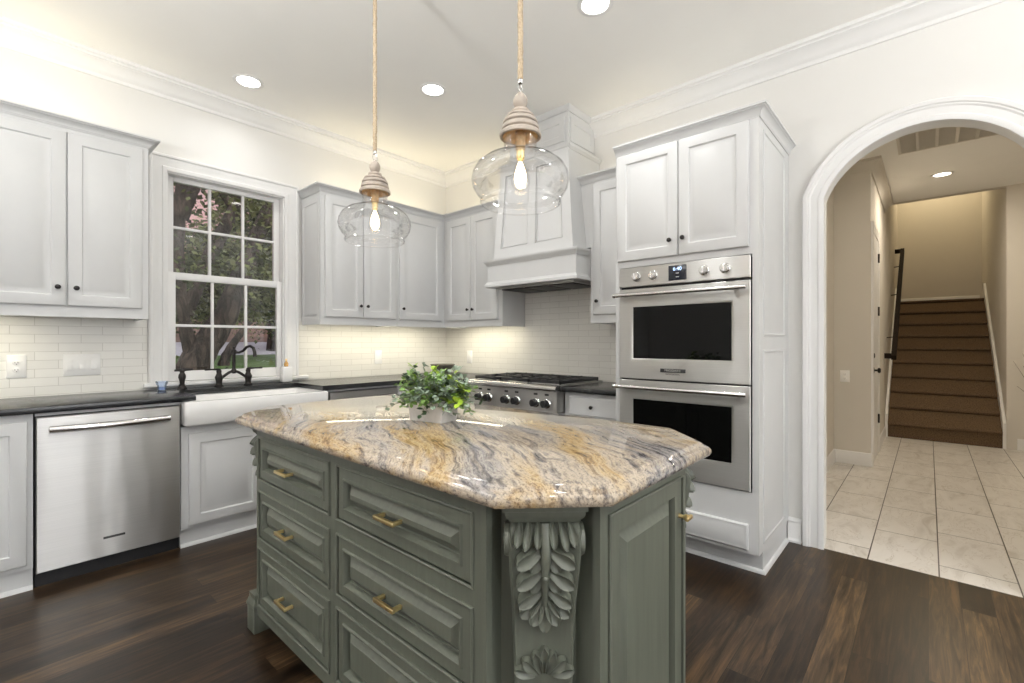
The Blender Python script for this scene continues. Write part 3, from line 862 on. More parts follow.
# sloping canopy: front and sides taper to the chimney
b = MB()
lo = [(2.855, 2.742), (2.855, 1.938)]; hi = [(2.905, 2.705), (2.905, 2.018)]
zl, zh = 1.93, 2.705
P = lambda u, s: Vector((lo[0][0] * (1 - s) + hi[0][0] * s, (lo[0][1] * (1 - u) + lo[1][1] * u) * (1 - s) + (hi[0][1] * (1 - u) + hi[1][1] * u) * s, zl * (1 - s) + zh * s))
v00, v10, v11, v01 = [b.v(P(*q)) for q in ((0, 0), (1, 0), (1, 1), (0, 1))]
k0, k1, k2, k3 = b.v((RX - 0.001, 2.742, zl)), b.v((RX - 0.001, 1.938, zl)), b.v((RX - 0.001, 2.018, zh)), b.v((RX - 0.001, 2.705, zh))
b.face([v00, v10, v11, v01]); b.face([v10, k1, k2, v11]); b.face([k0, v00, v01, k3]); b.face([v01, v11, k2, k3]); b.face([k0, k1, v10, v00]); b.face([k1, k0, k3, k2])
can = b.build('canopy', M['cab'], hd)
# inset panels on the slope: raised stiles and rails leave two sunken panels
nrm = (P(1, 0) - P(0, 0)).cross(P(0, 1) - P(0, 0)).normalized()
if nrm.x > 0: nrm = -nrm
b = MB()
def slab(u0, u1, s0, s1, t=0.010):
    q = [P(u0, s0), P(u1, s0), P(u1, s1), P(u0, s1)]
    A = [b.v(p + nrm * 0.0005) for p in q]; B = [b.v(p + nrm * t) for p in q]
    b.face(B)
    for i in range(4): b.face([A[i], A[(i + 1) % 4], B[(i + 1) % 4], B[i]])
slab(0, 0.09, 0, 1, 0.014); slab(0.89, 1, 0, 1, 0.014); slab(0.455, 0.555, 0.11, 0.90, 0.014); slab(0.09, 0.89, 0, 0.11, 0.014); slab(0.09, 0.89, 0.90, 1, 0.014)
for u0, u1 in ((0.09, 0.455), (0.555, 0.89)):
    slab(u0 + 0.012, u0 + 0.022, 0.125, 0.885, 0.006); slab(u1 - 0.022, u1 - 0.012, 0.125, 0.885, 0.006); slab(u0 + 0.012, u1 - 0.012, 0.125, 0.136, 0.006); slab(u0 + 0.012, u1 - 0.012, 0.875, 0.886, 0.006)
b.build('panel_frame', M['cab'], can)
b = MB(); b.box(2.955, RX - 0.001, 2.062, 2.662, 2.705, CEIL - 0.001); ch = b.build('chimney', M['cab'], hd)
b = MB(FR(2.955)); b.rings(-2.63, -2.094, 2.79, 2.98, [(0, 0.001), (0, -0.008), (0.045, -0.008), (0.050, -0.001), (0.06, -0.001)])
b2 = MB(Matrix.Translation((0, 2.062, 0))); b2.rings(2.985, 3.315, 2.79, 2.98, [(0, 0.001), (0, -0.008), (0.045, -0.008), (0.050, -0.001), (0.06, -0.001)])
b.build('chimney_panel', M['cab'], ch); b2.build('chimney_panel', M['cab'], ch)
CM = [(0, 0), (0.050, 0), (0.056, 0.010), (0.064, 0.018), (0.064, 0.032), (0.02, 0.040), (0, 0.044)]
b = MB(); b.sweep([(RX - 0.002, 2.662, 2.70), (2.955, 2.662, 2.70), (2.955, 2.062, 2.70), (RX - 0.002, 2.062, 2.70)], CM, side=-1)
CT = [(0, 0), (0.010, 0), (0.030, 0.02), (0.034, 0.036), (0, 0.036)]
b.sweep([(RX - 0.002, 2.662, CEIL - 0.037), (2.955, 2.662, CEIL - 0.037), (2.955, 2.062, CEIL - 0.037), (RX - 0.002, 2.062, CEIL - 0.037)], CT, side=-1)
b.build('chimney_moulding', M['cab'], ch)
b = MB(); b.box(2.88, 3.30, 1.96, 2.75, 1.690, 1.704); b.build('liner', M['steel'], hd)
b = MB()
for k in range(3): b.box(2.92, 3.26, 1.99 + k * 0.25, 2.22 + k * 0.25, 1.682, 1.690, 0.003)
b.build('grease_filter', M['slot'], hd)

# ------------------------------------------------------------------ countertops
CZ0, CZ1 = 0.886, 0.920
CF, CRF = 3.305, 2.735     # front edges: window wall, range wall
def slabprism(pts, z0, z1, r=0.006):
    b = MB(); b.prism(pts, z0, z1)
    eds = [e for e in b.bm.edges if abs(e.verts[0].co.z - e.verts[1].co.z) < 1e-6]
    bmesh.ops.bevel(b.bm, geom=eds, offset=r, segments=2, affect='EDGES', profile=0.5)
    return b
o = slabprism([(-1.15, CF), (0.835, CF), (0.835, 3.725), (1.625, 3.725), (1.625, CF), (2.735, CF), (2.735, 2.915), (RX - 0.012, 2.915), (RX - 0.012, WY - 0.010), (-1.15, WY - 0.010)], CZ0, CZ1).build('countertop', M['stone'])
tag(o, 'long black honed stone countertop wrapping the sink and corner', 'countertop')
o = slabprism([(CRF, 1.488), (CRF, 1.968), (RX - 0.012, 1.968), (RX - 0.012, 1.488)], CZ0, CZ1).build('countertop', M['stone'])
tag(o, 'short black stone countertop between cooktop and oven tower', 'countertop')

# ------------------------------------------------------------------ base cabinets
YB = 3.350          # face frames, window wall (doors project 20 mm)
Mb = FW(YB)
def base(label, Mf, x0, x1, depth, doors=(), drawers=(), toe=0.02, top=0.885, zt=0.11, lower=None):
    o = Mf @ Vector(((x0 + x1) / 2, 0.2, 0))
    rt = thing('base_cabinet', label, 'cabinet', o)
    b = MB(Mf)
    b.box(x0, x1, 0, depth, zt, lower or top); b.build('carcass', M['cab'], rt)
    b = MB(Mf); b.box(x0, x1, toe, depth, 0, zt)
    b.sweep([(x0, toe, 0), (x1, toe, 0)], SH, side=-1)
    b.build('toe_kick', M['cab'], rt)
    for d in doors: door_part(rt, Mf, *d[:4], knob=d[4] if len(d) > 4 else None)
    for d in drawers: door_part(rt, Mf, *d[:4], knob=d[4] if len(d) > 4 else None, prof=SLAB if len(d) < 6 else DOOR, name='drawer')
    return rt
DB = WY - YB - 0.012
base('white base cabinet left of the dishwasher under the light switches', Mb, -0.55, 0.148, DB, [(-0.52, -0.20, 0.135, 0.845), (-0.19, 0.127, 0.135, 0.845)])
base('white sink base cabinet under the apron sink', Mb, 0.768, 1.690, DB, [(0.806, 1.222, 0.130, 0.685), (1.228, 1.650, 0.130, 0.685)], lower=0.73)
base('white blind corner base cabinet beside the cooktop', Mb, 2.300, 2.780, DB, [(2.34, 2.70, 0.135, 0.845, (2.66, 0.76))])
MbR = FR(2.785)
base('white base cabinet below the cooktop', MbR, -2.900, -1.972, RX - 2.785 - 0.012, [(-2.88, -2.44, 0.135, 0.70, (-2.47, 0.62)), (-2.43, -1.99, 0.135, 0.70, (-2.40, 0.62))], lower=0.722)
base('narrow white drawer base cabinet right of the cooktop', MbR, -1.968, -1.488, RX - 2.785 - 0.012, [(-1.925, -1.520, 0.135, 0.700, (-1.57, 0.62))], [(-1.925, -1.535, 0.722, 0.858, (-1.730, 0.790))])

# ------------------------------------------------------------------ dishwashers
def dishwasher(x0, x1, label):
    rt = thing('dishwasher', label, 'dishwasher', ((x0 + x1) / 2, 3.5, 0))
    MB().box(x0, x1, 3.365, 3.91, 0.10, 0.880).build('tub', M['black'], rt)
    MB().box(x0, x1, 3.375, 3.90, 0.0, 0.10).build('toe_panel', M['black'], rt)
    b = MB(FW(3.332)); b.rings(x0 + 0.003, x1 - 0.003, 0.078, 0.862, [(0, 0.034), (0, 0.004), (0.004, 0)])
    MB().box(x0 - 0.001, x1 + 0.001, 3.340, 3.36, 0.869, 0.8855).build('top_trim', M['cab'], rt)
    d = b.build('door', M['steel'], rt)
    hx0, hx1 = x0 + 0.052, x1 - 0.062
    b = MB(); pts = []; rs = []
    for i in range(13):
        u = i / 12; s = math.sin(PI * u)
        pts.append((hx0 + (hx1 - hx0) * u, 3.300 - 0.030 * s, 0.800)); rs.append(0.0125)
    b.tube(pts, 0.018, 12)
    b.box(hx0 - 0.004, hx0 + 0.018, 3.295, 3.333, 0.788, 0.812, 0.004); b.box(hx1 - 0.018, hx1 + 0.004, 3.295, 3.333, 0.788, 0.812, 0.004)
    b.build('handle', M['steelx'], d)
    xc = (x0 + x1) / 2
    b = MB(); b.box(xc - 0.046, xc + 0.046, 3.3305, 3.333, 0.174, 0.186); bd = b.build('badge', M['slot'], d)
    text('FRIGIDAIRE', 0.011, FW(3.3302), xc, 0, 0.180, M['chrome'], bd, 'badge_lettering', ext=0.0002)
    return rt
dishwasher(0.155, 0.764, 'stainless dishwasher left of the white apron sink')
dishwasher(1.692, 2.296, 'stainless dishwasher right of the sink, mostly hidden by the island')

# ------------------------------------------------------------------ apron sink
sk = thing('apron_sink', 'white fireclay apron-front farmhouse sink', 'sink', (1.21, 3.5, 0.735))
def rrect(x0, x1, y0, y1, r, n=5):
    out = []
    for cx, cy, a in ((x1 - r, y1 - r, 0), (x0 + r, y1 - r, 90), (x0 + r, y0 + r, 180), (x1 - r, y0 + r, 270)):
        for i in range(n + 1):
            t = math.radians(a + 90 * i / n); out.append((cx + r * math.cos(t), cy + r * math.sin(t)))
    return out
def loft(b, L, cap0=True, cap1=True):
    R = [[b.v(p) for p in l] for l in L]; k = len(R[0])
    for p, q in zip(R, R[1:]):
        for i in range(k): b.face([p[i], p[(i + 1) % k], q[(i + 1) % k], q[i]])
    if cap0: b.face(R[0][::-1])
    if cap1: b.face(R[-1])
b = MB(); L = []
x0, x1, y0, y1 = 0.770, 1.655, 3.262, 3.760
L.append([(x, y, 0.738) for x, y in rrect(x0 + 0.018, x1 - 0.018, y0 + 0.018, y1 - 0.018, 0.02)])
L.append([(x, y, 0.742) for x, y in rrect(x0 + 0.006, x1 - 0.006, y0 + 0.006, y1 - 0.006, 0.022)])
L.append([(x, y, 0.752) for x, y in rrect(x0, x1, y0, y1, 0.022)])
L.append([(x, y, 0.875) for x, y in rrect(x0, x1, y0, y1, 0.022)])
L.append([(x, y, 0.8845) for x, y in rrect(x0 + 0.006, x1 - 0.006, y0 + 0.006, y1 - 0.006, 0.022)])
L.append([(x, y, 0.8852) for x, y in rrect(x0 + 0.03, x1 - 0.03, y0 + 0.03, y1 - 0.03, 0.03)])
L.append([(x, y, 0.878) for x, y in rrect(x0 + 0.042, x1 - 0.042, y0 + 0.042, y1 - 0.042, 0.035)])
L.append([(x, y, 0.775) for x, y in rrect(x0 + 0.055, x1 - 0.055, y0 + 0.055, y1 - 0.055, 0.05)])
L.append([(x, y, 0.765) for x, y in rrect(x0 + 0.09, x1 - 0.09, y0 + 0.09, y1 - 0.09, 0.05)])
loft(b, L)
b.build('basin', M['ceramic'], sk, angle=50)
MB().lathe([(0.0, 0.004), (0.03, 0.005), (0.042, 0.003), (0.045, 0)], 24, (1.21, 3.52, 0.7652)).build('drain', M['bronze'], sk)

# ------------------------------------------------------------------ bridge faucet and side spray
FY = 3.825
fc = thing('bridge_faucet', 'oil-rubbed bronze bridge faucet with lever handles', 'faucet', (1.205, FY, 0.92))
POST = [(0.030, 0), (0.030, 0.006), (0.022, 0.012), (0.019, 0.022), (0.021, 0.045), (0.026, 0.060), (0.026, 0.070), (0.020, 0.082), (0.015, 0.096), (0.017, 0.106), (0.017, 0.114), (0.010, 0.122), (0, 0.124)]
for sx, x in ((-1, 1.108), (1, 1.302)):
    MB().lathe(POST, 20, (x, FY, 0.92)).build('valve_post', M['bronze'], fc)
    b = MB(); b.tube([(x, FY, 1.043), (x + sx * 0.045, FY - 0.01, 1.045), (x + sx * 0.092, FY - 0.02, 1.046)], [0.009, 0.006, 0.0075], 10)
    b.lathe([(0, 0), (0.013, 0), (0.013, 0.008), (0.006, 0.014), (0, 0.015)], 14, (x, FY, 1.036))
    b.build('lever_handle', M['bronze'], fc)
b = MB(); pts = []
for i in range(17):
    u = i / 16; x = 1.108 + 0.194 * u
    z = 0.975 + 0.052 * (math.sin(PI * u) ** 1.5)
    pts.append((x, FY, z))
b.tube(pts, 0.010, 10)
b.lathe([(0, 0), (0.012, 0.002), (0.020, 0.012), (0.020, 0.024), (0.013, 0.034), (0.011, 0.045)], 16, (1.205, FY, 1.008))
b.build('bridge', M['bronze'], fc)
b = MB(); b.tube([(1.205, FY, 1.04), (1.205, FY, 1.165)], [0.0105, 0.0115], 12)
b.lathe([(0.012, 0), (0.019, 0.006), (0.019, 0.028), (0.013, 0.034), (0.007, 0.042), (0.009, 0.050), (0.006, 0.058), (0, 0.060)], 16, (1.205, FY, 1.150))
b.build('column', M['bronze'], fc)
b = MB()
b.tube([(1.205, FY, 1.166), (1.224, FY - 0.05, 1.164), (1.238, FY - 0.09, 1.178), (1.250, FY - 0.125, 1.205), (1.262, FY - 0.160, 1.212), (1.272, FY - 0.190, 1.198), (1.276, FY - 0.203, 1.168), (1.277, FY - 0.206, 1.135)], [0.009, 0.009, 0.0095, 0.010, 0.010, 0.0105, 0.0115, 0.013], 12)
b.build('spout', M['bronze'], fc)
sp = thing('side_sprayer', 'bronze side sprayer left of the bridge faucet', 'sprayer', (0.885, FY, 0.92))
MB().lathe([(0.030, 0), (0.030, 0.006), (0.022, 0.014), (0.019, 0.02), (0.019, 0.03)], 18, (0.885, FY, 0.92)).build('base', M['bronze'], sp)
b = MB(); b.lathe([(0.014, 0.03), (0.016, 0.055), (0.023, 0.078), (0.021, 0.096), (0.013, 0.112), (0.017, 0.120), (0.017, 0.130), (0, 0.134)], 18, (0.885, FY, 0.92))
b.tube([(0.840, FY, 1.047), (0.885, FY, 1.051), (0.945, FY - 0.02, 1.052)], [0.007, 0.012, 0.007], 10)
b.build('spray_head', M['bronze'], sp)

# small things at the window
cpz = thing('glass_cup', 'small clear scalloped glass cup with blue gel, left of the sprayer', 'cup', (0.762, 3.780, 0.921))
MB().lathe([(0.021, 0), (0.024, 0.002), (0.025, 0.03), (0.032, 0.045), (0.036, 0.062), (0.034, 0.062), (0.030, 0.046), (0.023, 0.032), (0.022, 0.004), (0, 0.003)], 20, (0.762, 3.780, 0.921)).build('glass', M['cupglass'], cpz)
MB().lathe([(0, 0.0045), (0.0205, 0.0045), (0.0215, 0.024), (0, 0.025)], 20, (0.762, 3.780, 0.921)).build('gel', M['bluegel'], cpz)
cn = MB(); cn.box(1.545, 1.625, 3.800, 3.866, 0.921, 1.045, 0.010, 3)
tag(cn.build('soap_canister', M['ceramic']), 'white square ceramic canister at the right end of the window stool', 'canister')
bt = thing('amber_bottle', 'tiny amber bottle with a gold cap on the white canister', 'bottle', (1.585, 3.835, 1.0455))
MB().lathe([(0.012, 0), (0.016, 0.003), (0.017, 0.020), (0.012, 0.034), (0.006, 0.040), (0.006, 0.046), (0, 0.046)], 16, (1.585, 3.835, 1.0455)).build('glass', M['amber'], bt)
MB().lathe([(0.008, 0.0465), (0.008, 0.060), (0, 0.062)], 14, (1.585, 3.835, 1.0455)).build('cap', M['brass'], bt)
bw = MB().lathe([(0.0, 0), (0.052, 0), (0.055, 0.004), (0.085, 0.045), (0.124, 0.088), (0.124, 0.094), (0.118, 0.094), (0.080, 0.050), (0.045, 0.012), (0, 0.010)], 40, (3.07, 3.68, 0.921)).build('bowl', M['pewter'])
tag(bw, 'grey-brown conical pottery bowl on the corner counter', 'bowl')

# ------------------------------------------------------------------ outlets and switches
def wall_plate(name, label, Mf, x0, x1, z0, z1, gangs, cat, group=None):
    rt = thing(name, label, cat, Mf @ Vector(((x0 + x1) / 2, 0, (z0 + z1) / 2)), group=group)
    b = MB(Mf); b.rings(x0, x1, z0, z1, [(0, 0), (0, -0.004), (0.004, -0.007)]); b.build('cover_plate', M['plate'], rt)
    w = (x1 - x0) / len(gangs); zc = (z0 + z1) / 2
    for i, g in enumerate(gangs):
        xc = x0 + w * (i + 0.5)
        if g == 'o':
            for dz in (0.021, -0.021):
                b = MB(FRONT(Mf, xc, -0.007, zc + dz)); b.lathe([(0.0165, 0), (0.0165, 0.002), (0.015, 0.003), (0, 0.003)], 20); q = b.build('receptacle', M['plate'], rt)
                b = MB(FRONT(Mf, xc, -0.0098, zc + dz)); b.box(-0.007, -0.005, -0.003, 0.006, 0, 0.0008); b.box(0.005, 0.007, -0.003, 0.006, 0, 0.0008); b.box(-0.002, 0.002, -0.010, -0.006, 0, 0.0008); b.build('slot', M['slot'], q)
        elif g == 'g':
            b = MB(FRONT(Mf, xc, -0.007, zc)); b.box(-0.017, 0.017, -0.034, 0.034, 0, 0.003, 0.001); q = b.build('receptacle', M['plate'], rt)
        else:
            b = MB(FRONT(Mf, xc, -0.007, zc)); b.box(-0.016, 0.016, -0.033, 0.033, 0, 0.002, 0.001); q = b.build('rocker', M['plate'], rt)
            b = MB(FRONT(Mf, xc, -0.009, zc)); b.box(-0.013, 0.013, -0.029, 0.0, 0, 0.004, 0.001); b.build('paddle', M['plate'], q)
    return rt
Mtw, Mtr = FW(WY - 0.009), FR(RX - 0.009)
wall_plate('outlet', 'white wall outlet left of the triple light switch', Mtw, 0.067, 0.147, 1.034, 1.168, 'o', 'outlet')
wall_plate('light_switch', 'white triple rocker light switch under the left wall cabinet', Mtw, 0.302, 0.474, 1.034, 1.168, 'sss', 'light switch')
wall_plate('outlet', 'white wall outlet on the tile between window and corner', Mtw, 2.447, 2.524, 1.030, 1.160, 'g', 'outlet')
wall_plate('outlet', 'white wall outlet on the tile between corner and cooktop', Mtr, -3.60, -3.525, 1.020, 1.150, 'g', 'outlet')
wall_plate('outlet', 'white wall outlet in the hall beside the arch', FR(5.85), -0.68, -0.60, 0.83, 0.95, 'o', 'outlet')

# ------------------------------------------------------------------ rangetop
rg = thing('rangetop', 'stainless six-burner gas rangetop with black knobs', 'cooktop', (3.0, 2.44, 0.73))
RY0, RY1 = 1.975, 2.905
Mg = FR(2.690)
b = MB(Mg)
b.box(-RY1, -RY0, 0.0, 0.62, 0.735, 0.905)
b.build('body', M['steel'], rg)
b = MB(Mg)   # bullnose rail
prof = []
for i in range(9):
    t = PI / 2 + PI * i / 8
    prof.append((0.022 + 0.030 * math.cos(t), 0.904 + 0.024 * math.sin(t)))
prof += [(0.06, 0.880), (0.06, 0.928)]
A = [b.v((-RY1 - 0.003, y - 0.012, z)) for y, z in prof]; B = [b.v((-RY0 + 0.003, y - 0.012, z)) for y, z in prof]
for i in range(len(prof)): b.face([A[i], A[(i + 1) % len(prof)], B[(i + 1) % len(prof)], B[i]])
b.face(A[::-1]); b.face(B)
b.build('bullnose_rail', M['steelx'], rg, angle=50)
b = MB(Mg); b.box(-RY1, -RY0, 0.045, 0.635, 0.9055, 0.928, 0.003); b.build('cooktop_tray', M['steel'], rg)
for y in (2.748, 2.649, 2.458, 2.351, 2.165, 2.062):
    k = MB(FRONT(Mg, -y, 0, 0.795)); k.lathe([(0.036, 0), (0.038, 0.004), (0.034, 0.012), (0.030, 0.014), (0, 0.014)], 26)
    bz = k.build('knob_bezel', M['chrome'], rg)
    k = MB(FRONT(Mg, -y, 0, 0.795)); k.lathe([(0.027, 0.014), (0.029, 0.018), (0.026, 0.046), (0.022, 0.050), (0, 0.050)], 22); k.box(-0.006, 0.006, -0.025, 0.025, 0.049, 0.056, 0.002)
    k.build('knob', M['black'], bz)
    k = MB(FRONT(Mg, -y, 0, 0.858)); k.box(-0.018, 0.018, -0.007, 0.007, 0, 0.0015); k.build('dial_mark', M['slot'], rg)
for g in range(3):
    ya = RY0 + 0.02 + g * 0.2985
    yb = ya + 0.2925; z0, z1 = 0.934, 0.958
    b = MB(); xa, xb = 2.762, 3.290
    for y in (ya, yb - 0.014): b.box(xa, xb, y, y + 0.014, z0, z1, 0.003)
    for x in (xa, (xa + xb) / 2 - 0.007, xb - 0.014): b.box(x, x + 0.014, ya, yb, z0, z1, 0.003)
    for xc in (xa + 0.135, xb - 0.135):
        yc = (ya + yb) / 2
        b.box(xc - 0.12, xc - 0.04, yc - 0.006, yc + 0.006, z0 + 0.004, z1 + 0.004, 0.003); b.box(xc + 0.04, xc + 0.12, yc - 0.006, yc + 0.006, z0 + 0.004, z1 + 0.004, 0.003)
        b.box(xc - 0.006, xc + 0.006, ya, yc - 0.04, z0 + 0.004, z1 + 0.004, 0.003); b.box(xc - 0.006, xc + 0.006, yc + 0.04, yb, z0 + 0.004, z1 + 0.004, 0.003)
    for x in (xa + 0.004, xb - 0.014):
        for y in (ya + 0.002, yb - 0.014): b.box(x, x + 0.01, y, y + 0.01, 0.928, z0 + 0.002)
    gr = b.build('grate', M['iron'], rg)
    for xc in (xa + 0.135, xb - 0.135):
        MB().lathe([(0.05, 0), (0.052, 0.006), (0.036, 0.010), (0.036, 0.018), (0.03, 0.021), (0, 0.021)], 22, (xc, (ya + yb) / 2, 0.928)).build('burner', M['iron'], rg)

# ------------------------------------------------------------------ kitchen island
isl = thing('kitchen_island', 'sage green kitchen island with six drawers and carved corbels', 'island', (1.17, 1.42, 0))
IX0, IX1, IY0, IY1, IT = 0.745, 1.612, 0.545, 2.290, 0.889
CX0, CX1 = 0.905, 1.395          # end face between corner posts
DY0, DY1 = 0.742, 2.092          # drawer face between corner posts
b = MB()
pts = [(IX0 + 0.02, DY0 + 0.01), (0.805, DY0 + 0.01), (0.915, 0.615), (0.915, IY0 + 0.02), (CX1 - 0.01, IY0 + 0.02), (CX1 - 0.01, 0.615), (IX1 - 0.075, DY0 + 0.01), (IX1, DY0 + 0.01),
       (IX1, DY1 - 0.01), (IX1 - 0.075, DY1 - 0.01), (CX1 - 0.01, 2.215), (CX1 - 0.01, IY1), (0.915, IY1), (0.915, 2.215), (0.805, DY1 - 0.01), (IX0 + 0.02, DY1 - 0.01)]
b.prism(pts, 0.105, IT); b.build('carcass', M['sage'], isl)
b = MB(); b.box(IX0 + 0.07, IX1 - 0.06, 0.66, 2.17, 0, 0.105); b.build('plinth', M['black'], isl)
Mi = FR(IX0)
colsY = [(1.466, 2.062), (0.786, 1.413)]
rows = [(0.678, 0.848), (0.437, 0.628), (0.160, 0.392)]
# face frame with six openings
b = MB(Mi)
for (ya, yb) in ((DY0, 0.782), (1.417, 1.462), (2.066, DY1)): b.box(-yb, -ya, 0, 0.0195, 0.105, IT)
for c0, c1 in ((0.782, 1.417), (1.462, 2.066)):
    for z0, z1 in ((0.105, 0.156), (0.396, 0.433), (0.632, 0.674), (0.852, IT)): b.box(-c1, -c0, 0, 0.0195, z0, z1)
ff = b.build('face_frame', M['sage'], isl)
b = MB(Mi)   # beads round each opening
BD = [(0.0, -0.0001), (0.0, -0.005), (0.003, -0.007), (0.006, -0.005), (0.006, -0.0001)]
for ya, yb in colsY:
    for z0, z1 in rows:
        x0, x1 = -yb - 0.004, -ya + 0.004
        b.sweep([(x0, 0, z0 - 0.004), (x1, 0, z0 - 0.004), (x1, 0, z1 + 0.004), (x0, 0, z1 + 0.004)], [(-p[0], p[1]) for p in BD], n=(0, 1, 0), side=1, closed=True)
b.build('beading', M['sage'], ff)
DRW = [(0, 0.018), (0, 0.002), (0.002, 0.0), (0.030, 0.0), (0.033, -0.005), (0.038, -0.005), (0.042, 0.003), (0.044, 0.0165), (0.049, 0.0175), (0.072, 0.001), (0.073, 0.0)]
for ya, yb in colsY:
    for z0, z1 in rows:
        b = MB(Mi); b.rings(-yb + 0.0045, -ya - 0.0045, z0 + 0.0045, z1 - 0.0045, DRW); d = b.build('drawer', M['sage'], isl)
        yc, zc = (ya + yb) / 2 + (0.022 if ya > 1.4 else 0.008), (z0 + z1) / 2 - 0.006
        b = MB(Mi); h = 0.048
        b.box(-yc - h, -yc + h, -0.034, -0.024, zc - 0.006, zc + 0.006, 0.002)
        for s in (-1, 1): b.box(-yc + s * (h - 0.008) - 0.0055, -yc + s * (h - 0.008) + 0.0055, -0.026, 0.0, zc - 0.0055, zc + 0.0055, 0.0015)
        b.build('pull', M['brass'], d)
# end face: frame and raised-panel door
Me = FW(IY0)
b = MB(Me)
dx0, dx1 = CX0 + 0.035, CX1 - 0.026
b.box(CX0, dx0, 0, 0.0195, 0.105, IT); b.box(dx1, CX1, 0, 0.0195, 0.105, IT); b.box(dx0, dx1, 0, 0.0195, 0.105, 0.16); b.box(dx0, dx1, 0, 0.0195, 0.850, IT)
b.sweep([(dx0, 0, 0.16), (dx1, 0, 0.16), (dx1, 0, 0.850), (dx0, 0, 0.850)], [(-p[0], p[1]) for p in BD], n=(0, 1, 0), side=1, closed=True)
b.build('face_frame', M['sage'], isl)
EDR = [(0, 0.018), (0, 0.002), (0.002, 0.0), (0.048, 0.0), (0.051, 0.005), (0.053, 0.016), (0.060, 0.017), (0.088, 0.002), (0.089, 0.001)]
b = MB(Me); b.rings(dx0 + 0.004, dx1 - 0.004, 0.164, 0.846, EDR); dr = b.build('door', M['sage'], isl)
k = MB(FRONT(Me, dx1 - 0.022, 0, 0.735)); k.lathe([(0, 0), (0.007, 0), (0.005, 0.012), (0.009, 0.018), (0.009, 0.026), (0, 0.028)], 14)
k.box(-0.019, 0.019, -0.006, 0.006, 0.024, 0.033, 0.002); k.build('pull', M['brass'], dr)
# back and far faces get plain framed panels
b = MB(Matrix.Translation((IX1, 0, 0)) @ Matrix.Rotation(PI / 2, 4, 'Z'))
for k in range(2): b.rings(0.79 + k * 0.64, 1.40 + k * 0.64, 0.16, 0.85, DOOR)
b.build('back_panel', M['sage'], isl)


def lobe(b, M4, L, Wd, H, curl=0.25):
    """one carved acanthus lobe: a cupped, tapering leaf lying in the local xy plane, tip at -y"""
    nu, nv = 9, 9
    G = []
    for i in range(nu + 1):
        u = i / nu
        w = Wd * (0.34 + 0.66 * min(1, u / 0.55) ** 0.8) * (1.0 if u < 0.62 else math.sqrt(max(0.03, 1 - ((u - 0.62) / 0.39) ** 2)))
        row = []
        for j in range(nv):
            t = j / (nv - 1) * 2 - 1
            at = abs(t)
            cross = 0.42 + 0.58 * (at / 0.72) ** 2 if at < 0.72 else 1.0 - 0.30 * ((at - 0.72) / 0.28) ** 2
            h = H * (0.55 + 0.45 * math.sin(PI * min(1, u * 0.95))) * cross + H * curl * u * u
            if at > 0.99: h = -0.001
            row.append(b.v(M4 @ Vector((t * w / 2, -L * u, h))))
        G.append(row)
    for i in range(nu):
        for j in range(nv - 1): b.face([G[i][j], G[i][j + 1], G[i + 1][j + 1], G[i + 1][j]])
    tip = [b.v(M4 @ Vector((t / (nv - 1) * Wd * 0.10 - Wd * 0.05, -L * 1.01, -0.001))) for t in range(nv)]
    for j in range(nv - 1): b.face([G[nu][j], G[nu][j + 1], tip[j + 1], tip[j]])


